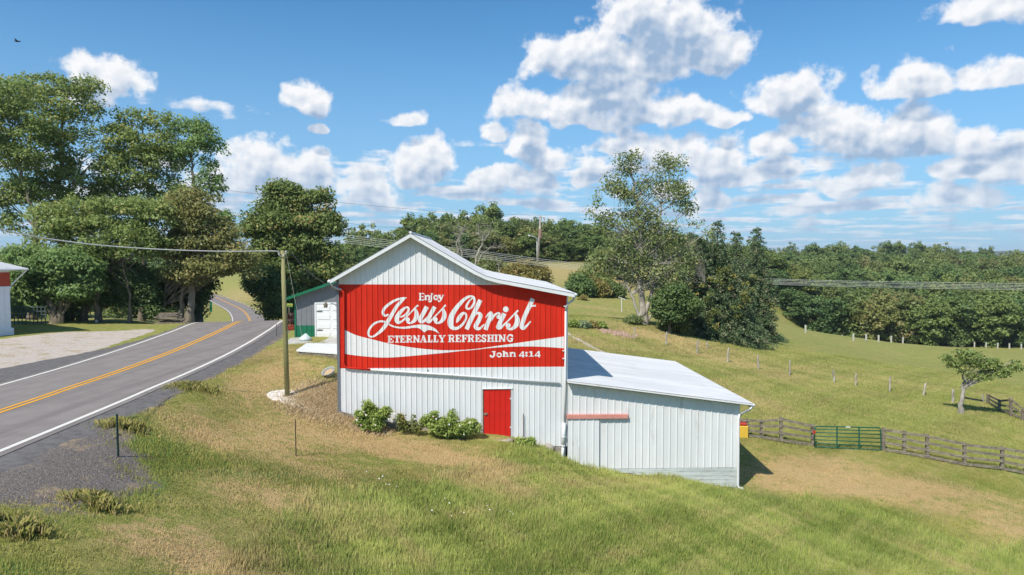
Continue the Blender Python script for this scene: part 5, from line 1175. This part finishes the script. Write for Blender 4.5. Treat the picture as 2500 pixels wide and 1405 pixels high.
def board_fence(label, posts, nr=4, m_=railwood, hh=None):
    bs = [gb(px, py, Y) for px, _, py, Y in posts]; t_ = thing('board_fence', label, 'fence', tuple(bs[0]), group=None); b0 = bs[0]; tops = []
    for (px, ty_, py, Y), b in zip(posts, bs):
        tp = P(px, ty_, b[1])-b0; bb = b-b0; MB().beam(bb+np.array([0, 0, -.4]), tp, .15, .13).build('post', m_, t_); tops.append((bb, tp))
    for (b1, t1), (b2, t2) in zip(tops[:-1], tops[1:]):
        for k in range(nr):
            f = (.93, .66, .38, .10)[k] if nr == 4 else (.9, .55, .2)[k]
            e = rnd.uniform(-.02, .02); A = b1+(t1-b1)*f+np.array([0, -.09, e]); B = b2+(t2-b2)*(f+rnd.uniform(-.02, .02))+np.array([0, -.09, -e])
            MB().beam(A, B, .035, .135).build('rail', m_, t_)
    return t_
board_fence('weathered four-board fence between the shed and the green gate', [(1806,1021,1066,37.2), (1824,1023,1068,37), (1859,1025,1072,37), (1907,1019,1081,36.8), (1984,1036,1091,36.6)])
board_fence('weathered four-board fence running from the green gate to the right edge', [(2157,1045,1102,36.4), (2208,1053,1112,36.3), (2264,1061,1121,36.2), (2355,1081,1138,36), (2447,1091,1150,35.8), (2545,1106,1168,35.6)])
board_fence('dark old three-board fence behind the small tree at the right edge', [(2412,963,987,47.5), (2440,976,1006,46), (2468,972,1018,44.5), (2497,998,1028,43.5), (2560,1010,1050,42)], 3, oldwood)
t_ = thing('fallen_rail', 'single rail slanting from the small tree to a short post', 'rail', tuple(gb(2400, 980, 48))); lo = np.array(t_.location)
MB().beam(P(2352, 971, 47.6)-lo, P(2399, 979, 48)-lo, .06, .12).build('board', oldwood, t_)
# gate
g0 = gb(1990, 1091, 36.5); g1 = gb(2152, 1101, 36.4); gate = thing('gate', 'green tubular steel field gate between the two board fences', 'gate', tuple(g0))
A = P(1989, 1091, 36.5)-g0; B = P(2150, 1099, 36.4)-g0; C_ = P(1989, 1041, 36.5)-g0; D_ = P(2150, 1045, 36.4)-g0; rt = .028
def lp(a, b, f): return a*(1-f)+b*f
MB().tube([A, lp(A, C_, .8), lp(A, C_, .95)+(B-A)*.006, C_+(D_-C_)*.02, lp(C_, D_, .5), D_-(D_-C_)*.02, lp(B, D_, .95)-(B-A)*.006, lp(B, D_, .8), B, lp(A, B, .5), A], rt*1.15, 7).build('frame', greengate, gate, smooth=True)
for k in range(1, 6):
    f = (0, .17, .34, .52, .70, .86)[k]; MB().tube([lp(A, C_, f), lp(B, D_, f)], rt, 6).build('bar', greengate, gate, smooth=True)
for f in (.335, .67): MB().beam(lp(A, B, f)+np.array([0, -.03, 0]), lp(C_, D_, f)+np.array([0, -.03, 0]), .07, .02).build('upright', greengate, gate)
MB().box(tuple(lp(A, C_, .72)+np.array([-.10, -.06, -.08])), tuple(lp(A, C_, .72)+np.array([.02, .02, .08]))).build('latch', redplastic, gate)
MB().box(tuple(lp(C_, D_, .5)+np.array([-.12, -.05, -.02])), tuple(lp(C_, D_, .5)+np.array([.12, -.035, .03]))).build('plate', white, gate)
t_ = thing('mineral_feeder', 'yellow box with a red lid standing between shed and fence', 'feeder', tuple(gb(1815, 1067, 36.2))); 
MB().box((-.27, -.2, -.05), (.20, .25, .62)).build('box', yellow, t_, bevel=.03); MB().box((-.24, -.18, .64), (.13, .2, .78)).build('lid', redplastic, t_, bevel=.03)

# metal panel fence by the left building
mf0 = gb(25, 793, 51.5); t_ = thing('panel_fence', 'dark openwork metal fence between the white building and the many-stemmed tree', 'fence', tuple(mf0))
tpz = P(60, 750, 51.5)[2]-mf0[2]; fm = mat('blue_grey_fence', (.10, .13, .15), .6)
for k in range(10):
    x = k*.29; MB().box((x, -.02, 0), (x+.05, .02, tpz)).build('picket', fm, t_)
for z_ in (.15, .45, .75, 1.0, tpz): MB().box((-.1, -.01, z_-.03), (2.7, .03, z_+.02)).build('rail', fm, t_)
# stones, tub, rocks and small things
for k, (px, py, w_) in enumerate(((235, 790, .28), (246, 787, .32))):
    b0 = gb(px, py, 51); setp(rock(rnd, (0, 0, .12), (w_*.4, w_*.35, w_*.6)).build('garden_stone', concrete, None, smooth=True), ('left' if k == 0 else 'right')+' one of two pale upright stones on the far verge', 'stone', 'pale stones on the far verge').location = tuple(b0)
t_ = thing('log_pile', 'low pile of old boards under the brown-leaved tree', 'log pile', tuple(gb(422, 779, 54)))
for k in range(9): MB().beam((-1.3+rnd.random()*.3, rnd.uniform(-.5, .4), .08+.09*k), (1.0+rnd.random()*.4-.1*k, rnd.uniform(-.5, .4), .08+.09*k), .28, .08).build('board', oldwood, t_)
t_ = thing('tub', 'grey tub half full of straw lying on the bank left of the barn', 'tub', tuple(gb(805, 920, 30.6)+np.array([0, 0, .12])))
t_.rotation_euler = (R(28), R(-18), 0)
pts = []; mb = MB(); n = 16
for r_, z_ in ((.24, 0), (.29, .17), (.32, .18), (.27, .17), (.22, .06)): pts.append([(r_*math.cos(2*math.pi*k/n)*1.05, r_*math.sin(2*math.pi*k/n), z_) for k in range(n)])
mb.add([q for ring in pts for q in ring], [(i*n+k, i*n+(k+1) % n, (i+1)*n+(k+1) % n, (i+1)*n+k) for i in range(4) for k in range(n)]+[tuple(4*n+k for k in range(n))[::1], tuple(range(n))[::-1]]); mb.build('shell', tubmat, t_, smooth=False)
MB().tube([(0, 0, .05), (0, 0, .10)], [.22, .24], 12).build('straw_fill', mat('straw', (.45, .32, .19), .9, var=.2, vscale=20), t_)
for k, (px, py, Y, r_, lb) in enumerate(((1246, 1079, 28.6, .14, 'brown rock at the right end of the door sill'), (1362, 1104, 28.9, .2, 'flat stone under the raised corner of the barn wall'), (1336, 1098, 28.8, .26, 'long stone beside the corner of the barn wall'), (1812, 900, 29.6, 0, ''))):
    if r_: 
        o = rock(rnd, (0, 0, r_*.2), (r_*1.2, r_, r_*.7)).build('rock', stone, None, smooth=True); o.location = tuple(gb(px, py, Y)); setp(o, lb, 'rock')
for k, (px, py) in enumerate(((1757, 1181), (1785, 1189))):
    o = rock(rnd, (0, 0, .03), (.12, .08, .05)).build('rock', palegravel, None, smooth=True); o.location = tuple(gb(px, py, 29.3)); setp(o, ('left' if k == 0 else 'right')+' pale stone in the dry grass at the foot of the shed boards', 'rock')
b0 = np.array(bw(Wl(1213, 1067)[0], -.45, dZb+.03)); o = MB().box((-.75, -.28, -.5), (.62, .42, 0)).build('door_step', mat('step_stone', (.42, .36, .29), .9, .1, var=.2, bump=.4), None, bevel=.04); o.location = tuple(b0); o.rotation_euler = (R(-6), R(2), BA); setp(o, 'worn stone step below the red door', 'step')
ps = gb(1362, 1110, 29.2); t_ = thing('corner_post', 'old stump post under the raised corner of the barn', 'post', tuple(ps)); MB().tube([(0, .2, -.4), (0, .2, .75)], .11, 8).build('shaft', oldwood, t_)
t_ = thing('plank', 'grey plank lying against the barn foot by the dry straw', 'plank', tuple(P(842, 1008, 28.85))); MB().beam((-.35, 0, .02), (.32, -.02, -.14), .06, .13).build('board', oldwood, t_)
def stones(name, label, cat, xs, ys, size, m_, zoff=0):
    n = len(xs); z = gz(xs, ys)+zoff; s = size*(.5+rng.random(n)); V = np.empty((n, 5, 3)); a = rng.random(n)*6.28
    for k in range(4):
        V[:, k, 0] = xs+np.cos(a+k*1.57)*s; V[:, k, 1] = ys+np.sin(a+k*1.57)*s*.8; V[:, k, 2] = z-.01
    V[:, 4, 0] = xs+rng.normal(size=n)*s*.3; V[:, 4, 1] = ys+rng.normal(size=n)*s*.3; V[:, 4, 2] = z+s*.8
    b = np.arange(n)[:, None]*5; Fs = np.concatenate([b+np.array([[k, (k+1) % 4, 4]]) for k in range(4)])
    o = raw(name, V.reshape(-1, 3), Fs, m_); setp(o, label, cat, None, 'stuff'); return o
# pale gravel around the pole, trailing to the barn
th = rng.random(1500)*6.28; rr = np.sqrt(rng.random(1500))*.72; x_ = pb[0]+np.cos(th)*rr-.1; y_ = pb[1]+np.sin(th)*rr*.9
e2 = gb(765, 1005, 28.3); f = rng.random(1500)*1.0; x2_ = pb[0]+(e2[0]-pb[0])*f+rng.normal(size=1500)*.15; y2_ = pb[1]-.3+(e2[1]-pb[1]+.3)*f+rng.normal(size=1500)*.13
stones('gravel_ring', 'pale gravel around the foot of the near pole', 'gravel', np.concatenate([x_, x2_]), np.concatenate([y_, y2_]), .055, palegravel, .015)
xs_ = rng.uniform(-16, -6, 60000); ys_ = rng.uniform(9, 24, 60000); ww = weights(xs_, ys_)[4]; kx = rng.random(60000) < (ww-.2)*.55
stones('road_millings', 'loose dark road millings beside the near road edge', 'gravel', xs_[kx], ys_[kx], .024, darkgravel)
p0 = gb(1503, 814, 62); n = 260; stones('rubble_heap', 'small pinkish rubble heap on the slope between the grey posts', 'rubble', p0[0]+rng.normal(size=n)*.75, p0[1]+rng.normal(size=n)*.4, .16, pinkstone)

# flowering bushes along the barn foot
def flowers(t_, base, rg, C, n, m_, s=.05):
    if n < 2: return
    V = []; Fs = []
    for i in range(n):
        c = C[rg.integers(len(C))]+rg.standard_normal(3)*np.array([.16, .1, .14])+np.array([0, -.22, .08]); k = len(V)
        for a in range(6): V.append(c+np.array([math.cos(a*1.047)*s, -.01, math.sin(a*1.047)*s])*(1+.3*rg.random()))
        V.append(c+np.array([0, -.03, 0])); Fs += [(k+a, k+(a+1) % 6, k+6) for a in range(6)]
    raw('blossoms', V, Fs, m_, t_)
petal = mat('white_petals', (.82, .78, .76), .6); petal2 = mat('pink_petals', (.75, .5, .58), .6)
def hib(label, lobs, base, n, seed, nf=14, lm=bushgr, per=60):
    def ex(t_, b, rg): flowers(t_, b, rg, lobes_to_clumps(rg, lobs, 30)-b, nf//2, petal, .036); flowers(t_, b, rg, lobes_to_clumps(rg, lobs, 30)-b, nf//4, petal2, .03)
    return tree('flowering_bush', label, 'bush', base, [base, base+np.array([0, 0, .4])], .03, lobs, n, per, .085, .17, lm, seed=seed, flat=.9, nb=14, extra=ex, group='flowering bushes along the barn wall', tvar=.3)
hib('tallest leafy bush with white flowers at the left foot of the barn', LB(28.5, (885,1020,20,26), (902,1000,16,20), (925,1020,20,24), (905,1035,34,16), (940,1012,10,16)), gb(908, 1050, 28.6), 120, 91)
hib('small sparse yellow-green plant between the two big flowering bushes', LB(28.5, (978,1025,10,10), (985,1038,14,9), (1011,1022,5,14), (1014,1040,8,10)), gb(995, 1052, 28.6), 32, 92, 2, vineleaf, 36)
hib('wide flowering bush with pink and white blooms left of the red door', LB(28.5, (1058,1020,12,18), (1075,1040,30,20), (1105,1030,16,22), (1110,1050,34,16), (1135,1045,16,16), (1040,1030,14,16)), gb(1085, 1066, 28.5), 150, 93, 18)
hib('low thin plant trailing right of the wide flowering bush', LB(28.5, (1150,1035,12,8), (1165,1045,7,7), (1140,1055,10,8)), gb(1150, 1058, 28.7), 22, 94, 3)
hib('weedy tuft by the steel stake at the barn foot', LB(28.5, (1262,1075,8,6), (1290,1082,10,7), (1272,1082,14,6)), gb(1275, 1086, 28.4), 40, 95, 0, bushgr, 40)
# right: small locust
sb = gb(2345, 1010, 46)
tree('small_locust_tree', 'small spreading tree with a pale trunk on the pasture at the right', 'tree', sb, TP(sb[1], (2345, 1010), (2350, 960), (2352, 930), (2350, 900)), .17,
     LB(sb[1], (2330,878,22,14), (2370,868,26,14), (2400,885,30,14), (2345,895,26,12), (2430,905,26,12), (2390,915,26,9), (2455,900,20,12), (2350,860,18,9), (2480,895,12,16), (2425,880,18,9), (2310,870,10,7)), 130, 30, .15, .40, locust, greybark, seed=97, flat=.4, droop=.5, nb=60,
     stems=[(TP(sb[1], (2352, 950), (2375, 932), (2400, 918), (2430, 900)), .06)])
# odds and ends near the garage
t_ = thing('road_sign', 'yellow and green sign board behind the pole by the garage', 'sign', tuple(gb(706, 790, 46))); zt = P(706, 765, 46)[2]-t_.location.z
MB().box((-.35, -.03, zt-.15), (.30, .03, zt+.15)).build('board', greenmetal, t_); MB().box((-.34, -.045, zt-.08), (.29, -.031, zt+.12)).build('face', mat('yellow_face', (.6, .55, .05), .5), t_); MB().box((-.02, -.02, 0), (.04, .02, zt-.15)).build('post', oldwood, t_)
MB().box((-.30, -.05, zt-.03), (.25, -.046, zt+.05)).build('stripe', greenmetal, t_)
shrub('red-leaved plant by the corner of the green garage', 'red_plant', 713, 800, 43, 12, 28, leafmat('red_leaf', (.05, .06, .03), (.20, .07, .08), None, .3), 26, 45, .12, .22, 98, cat='plant')
shrub('low bed of red flowers at the corner of the green garage', 'red_flowers', 712, 806, 42.2, 13, 11, leafmat('red_flower', (.12, .10, .03), (.55, .06, .05), (.6, .08, .06), .3), 22, 50, .09, .18, 99, cat='flowers')
shrub('small orange bush at the end of the barn eave on the lawn', 'orange_bush', 1422, 733, 95, 14, 10, orangebush, 24, 50, .16, .4, 100)
for i, px in enumerate((1400, 1425, 1450, 1468)):
    shrub(f'{("leafy squash patch behind the barn corner, nearest the downpipe", "pale-leaved squash plant beside the first patch", "brownish garden plant in the middle of the bed", "green plant at the right end of the garden bed")[i]}', 'garden_plant', px, 800+i, 61, 14, 11, (bushgr, leafmat('squash', (.12, .17, .08), (.30, .36, .18), None, .2), orangebush, bushgr)[i], 22, 45, .16, .34, 110+i, group='garden bed behind the barn', cat='plant')
car = thing('white_trailer', 'small white trailer glimpsed behind the barn eave', 'trailer', tuple(gb(1404, 722, 98)))
MB().prism([(-1.6, .35), (.9, .35), (.9, .9), (.4, 1.3), (-1.6, 1.3)], 0, 1.4).build('body', white, car, bevel=.05); MB().tube([(.2, -.05, .3), (.2, .15, .3)], .3, 12).build('wheel', blackpl, car)
t_ = thing('culvert_marker', 'small green road marker in the verge beyond the crest', 'marker', tuple(P(515, 752, 152))); MB().box((-.3, -.05, -.9), (.25, .05, 1.3)).build('panel', greenmetal, t_)
bird = thing('bird', 'dark soaring bird in the upper left sky', 'bird', tuple(P(40, 101, 90)), .4)
MB().tube([(-.28, 0, 0), (0, 0, -.02), (.3, 0, .02), (.5, 0, 0)], [.02, .10, .08, .02], 6).build('body', blackpl, bird, smooth=True)
for s in (-1, 1): MB().add([(-.1, 0, 0), (.15, 0, 0), (.1, s*.5, .14), (-.05, s*.5, .14), (.0, s*1.0, .12), (.03, s*1.0, .12), (0, 0, .03), (.02, s*.5, .17)], [(0, 1, 2, 3), (3, 2, 5, 4), (0, 3, 7, 6), (6, 7, 2, 1), (3, 4, 7), (7, 5, 2)]).build('wing', blackpl, bird)

# ------------------------------------------------------------------ grass blades
def grassmesh(name, label, n, region, hfun, wid, cols, dens, lean=.35):
    x0, x1, y0, y1 = region; x = rng.uniform(x0, x1, n*3); y = rng.uniform(y0, y1, n*3)
    vis = (np.abs(x) < y*.78+2.0); x, y = x[vis], y[vis]
    wts = weights(x, y); d = dens(x, y, wts); k = rng.random(len(x)) < d; x, y = x[k][:n], y[k][:n]; wts = [q[k][:n] for q in wts]
    lx_ = (x-P0[0])*BU[0]+(y-P0[1])*BU[1]; ly_ = (x-P0[0])*BN[0]+(y-P0[1])*BN[1]
    ok = ~((lx_ > dS0-.2) & (lx_ < dS1+.2) & (ly_ > -.85) & (ly_ < .1)) & ~((lx_ > sL-.1) & (lx_ < shR+.1) & (ly_ > -.02) & (ly_ < DEP+.2)); x, y = x[ok], y[ok]; wts = [q[ok] for q in wts]
    m = len(x); z = gz(x, y); h = hfun(x, y, wts)*(.6+.8*rng.random(m)); a = rng.random(m)*6.28; ln = lean*(.3+rng.random(m)); clump = nz(x, y, 2.3, 4)
    la = nz(x, y, .7, 9)*3+rng.normal(size=m)*1.2
    ww = wid*(.6+.8*rng.random(m))*(1+y/60)
    bx = np.cos(a)*ww; by = np.sin(a)*ww; tx = np.cos(la)*h*ln; ty = np.sin(la)*h*ln
    V = np.stack([np.stack([x-bx, y-by, z-.02], 1), np.stack([x+bx, y+by, z-.02], 1), np.stack([x+tx, y+ty, z+h*.95], 1)], 1)
    tone = np.clip(.5+.28*clump+.25*nz(x, y, .45, 7)+(rng.random(m)-.5)*.6+.15*nz(x, y, 5.3, 2), 0, 1); dry = np.clip(wts[0]*.9-wts[1]*.5+.02+.35*nz(x, y, 1.1, 3)+.22*nz(x, y, .33, 5)+.3*nz(x, y, 3.7, 6)+(rng.random(m)-.5)*.5, 0, 1)
    o = raw(name, V.reshape(-1, 3), np.arange(m*3).reshape(-1, 3), cols, tone=np.repeat(tone, 3)); at = o.data.attributes.new('dry', 'FLOAT', 'POINT'); at.data.foreach_set('value', np.repeat(dry, 3).astype(np.float32))
    setp(o, label, 'grass', None, 'stuff'); return o
def grassmat(name, c0, c1, cd, tip=(.34, .30, .12)):
    m = bpy.data.materials.new(name); m.use_nodes = True; t = NT(m.node_tree); t.n.remove(t.n['Principled BSDF']); out = t.n['Material Output']
    a = t.new('ShaderNodeAttribute', attribute_name='tone').outputs['Fac']; dd = t.new('ShaderNodeAttribute', attribute_name='dry').outputs['Fac']
    c = t.mix(a, c0, c1); c = t.mix(dd, c, cd)
    gn = t.new('ShaderNodeNewGeometry').outputs['Normal']; nn = t.vm('NORMALIZE', t.vm('ADD', t.vm('SCALE', gn, scale=.45), (0, 0, 1)))
    d = t.new('ShaderNodeBsdfDiffuse'); t.put(d.inputs[0], c); t.put(d.inputs['Normal'], nn); tr = t.new('ShaderNodeBsdfTranslucent'); t.put(tr.inputs[0], c)
    mx = t.new('ShaderNodeMixShader'); mx.inputs[0].default_value = .45; t.put(mx.inputs[1], d.outputs[0]); t.put(mx.inputs[2], tr.outputs[0]); t.put(out.inputs[0], mx.outputs[0]); return m
glong = grassmat('long_grass', (.25, .36, .075), (.68, .72, .22), (.76, .60, .30)); gshort = grassmat('short_grass', (.30, .35, .08), (.57, .53, .17), (.78, .58, .30))
gp_ = grassmat('pasture_grass', (.31, .37, .09), (.55, .55, .18), (.72, .57, .28))
grassmesh('long_grass', 'long uncut green grass filling the foreground', 600000, (-10, 24, 12.5, 30.5), lambda x, y, w_: .20+.09*nz(x, y, .9, 2)+.08*nz(x, y, 2.9, 1), .0095, glong, lambda x, y, w_: np.clip(w_[2], 0, 1)*(1-w_[5]))
grassmesh('mown_grass', 'short patchy mown grass between the road and the barn', 420000, (-15, 26, 11, 40), lambda x, y, w_: .05+.05*np.clip(w_[1], 0, 1)+.03*nz(x, y, 1.7, 6), .0095, gshort, lambda x, y, w_: np.clip(1-w_[2], 0, 1)*np.clip(1-w_[4]*1.15+.25*nz(x, y, 4.3, 3), 0, 1)*(1-.4*np.clip(w_[0]*.7, 0, 1)+.3*w_[1])*(1-w_[5])*(road_near(x, y)[0] > 4.6))
grassmesh('pasture_grass', 'short pasture grass on the slope right of the barn', 260000, (2, 48, 36, 75), lambda x, y, w_: .10+.05*nz(x, y, .8, 2), .016, gp_, lambda x, y, w_: (1-np.clip(w_[3]*1.3, 0, 1))*(60/np.maximum(y, 30))*.4)
o = grassmesh('dry_straw', 'dry straw and cut stalks on the bank at the left foot of the barn', 26000, (-11.5, -5, 26.5, 33), lambda x, y, w_: .14+0*x, .014, grassmat('straw_stalks', (.55, .40, .22), (.90, .74, .48), (.8, .62, .38)), lambda x, y, w_: np.clip(w_[5]*1.2, 0, 1), lean=1.1)
grassmesh('seed_stalks', 'thin tan seed stalks standing above the uncut grass', 9000, (-8, 22, 13, 29), lambda x, y, w_: .42+0*x, .005, grassmat('seed_stalk', (.45, .36, .16), (.75, .62, .32), (.6, .45, .25)), lambda x, y, w_: np.clip(w_[2], 0, 1)*np.clip(.35+.8*nz(x, y, .8, 7), 0, 1), lean=.3)
# tufts by the road posts
for lb, px, py, Y, r_ in (('bright grass tuft spilling onto the asphalt by the green post', 305, 1045, 22.2, .55), ('dark grass clump below the millings', 240, 1235, 16.3, .5), ('grass clump at the near left of the millings', 30, 1295, 14.2, .6), ('green tuft on the road verge left of the pole', 475, 950, 28, .7)):
    c0 = gb(px, py, Y); n = int(2600*r_); x = c0[0]+rng.normal(size=n)*r_*.75; y = c0[1]+rng.normal(size=n)*r_*.4; kp = nz(x, y, 6.5, px) > -.15; x, y = x[kp], y[kp]; n = len(x); z = gz(x, y); q = np.hypot((x-c0[0])/1.2, (y-c0[1])*1.5); h = (.10+.26*rng.random(n))*np.exp(-(q/r_)**2*.35)+.03
    la = np.arctan2(y-c0[1], x-c0[0])+rng.normal(size=n)*.9; ln = .15+.5*rng.random(n); aa = rng.random(n)*6.28; w0 = .006*(.6+rng.random(n))
    V = np.stack([np.stack([x-np.cos(aa)*w0, y-np.sin(aa)*w0, z-.02], 1), np.stack([x+np.cos(aa)*w0, y+np.sin(aa)*w0, z-.02], 1), np.stack([x+np.cos(la)*h*ln*.4, y+np.sin(la)*h*ln*.4, z+h*.7], 1), np.stack([x+np.cos(la)*h*ln, y+np.sin(la)*h*ln, z+h*.9], 1)], 1)-c0
    o = raw('grass_tuft', V.reshape(-1, 3), np.arange(n*4).reshape(-1, 4), gshort, tone=np.repeat(rng.random(n)*.7, 4)); at = o.data.attributes.new('dry', 'FLOAT', 'POINT'); at.data.foreach_set('value', np.repeat(rng.random(n)**2*.8, 4).astype(np.float32)); o.location = tuple(c0); setp(o, lb, 'grass tuft', None, 'stuff')
# white clover heads scattered in the long grass
n = 26; fxs = []; fys = []
for px, py, Y in ((960,1198,22.5), (1095,1255,21.3), (1240,1265,21.5)):
    c0 = gb(px, py, Y); fxs += list(c0[0]+rng.normal(size=6)*.4); fys += list(c0[1]+rng.normal(size=6)*.35)
stones('daisy_heads', 'tiny white flower heads scattered in the foreground grass', 'flowers', np.array(fxs), np.array(fys), .022, petal, zoff=.22)

# thin summer haze
hm = bpy.data.materials.new('haze_air'); hm.use_nodes = True; t = NT(hm.node_tree); t.n.remove(t.n['Principled BSDF'])
pv = t.new('ShaderNodeVolumePrincipled'); pv.inputs['Color'].default_value = (.82, .91, 1, 1); pv.inputs['Density'].default_value = .00013; pv.inputs['Anisotropy'].default_value = 0.0
t.put(t.n['Material Output'].inputs['Volume'], pv.outputs[0])
zl = float(GZ.min())-1.5
hz_ = MB().box((-7300, -1000, min(zl, -22)), (7300, 9600, 45)).build('haze', hm); setp(hz_, kind='stuff'); hz_['label'] = 'thin bluish summer haze over the whole valley'; hz_['category'] = 'haze'
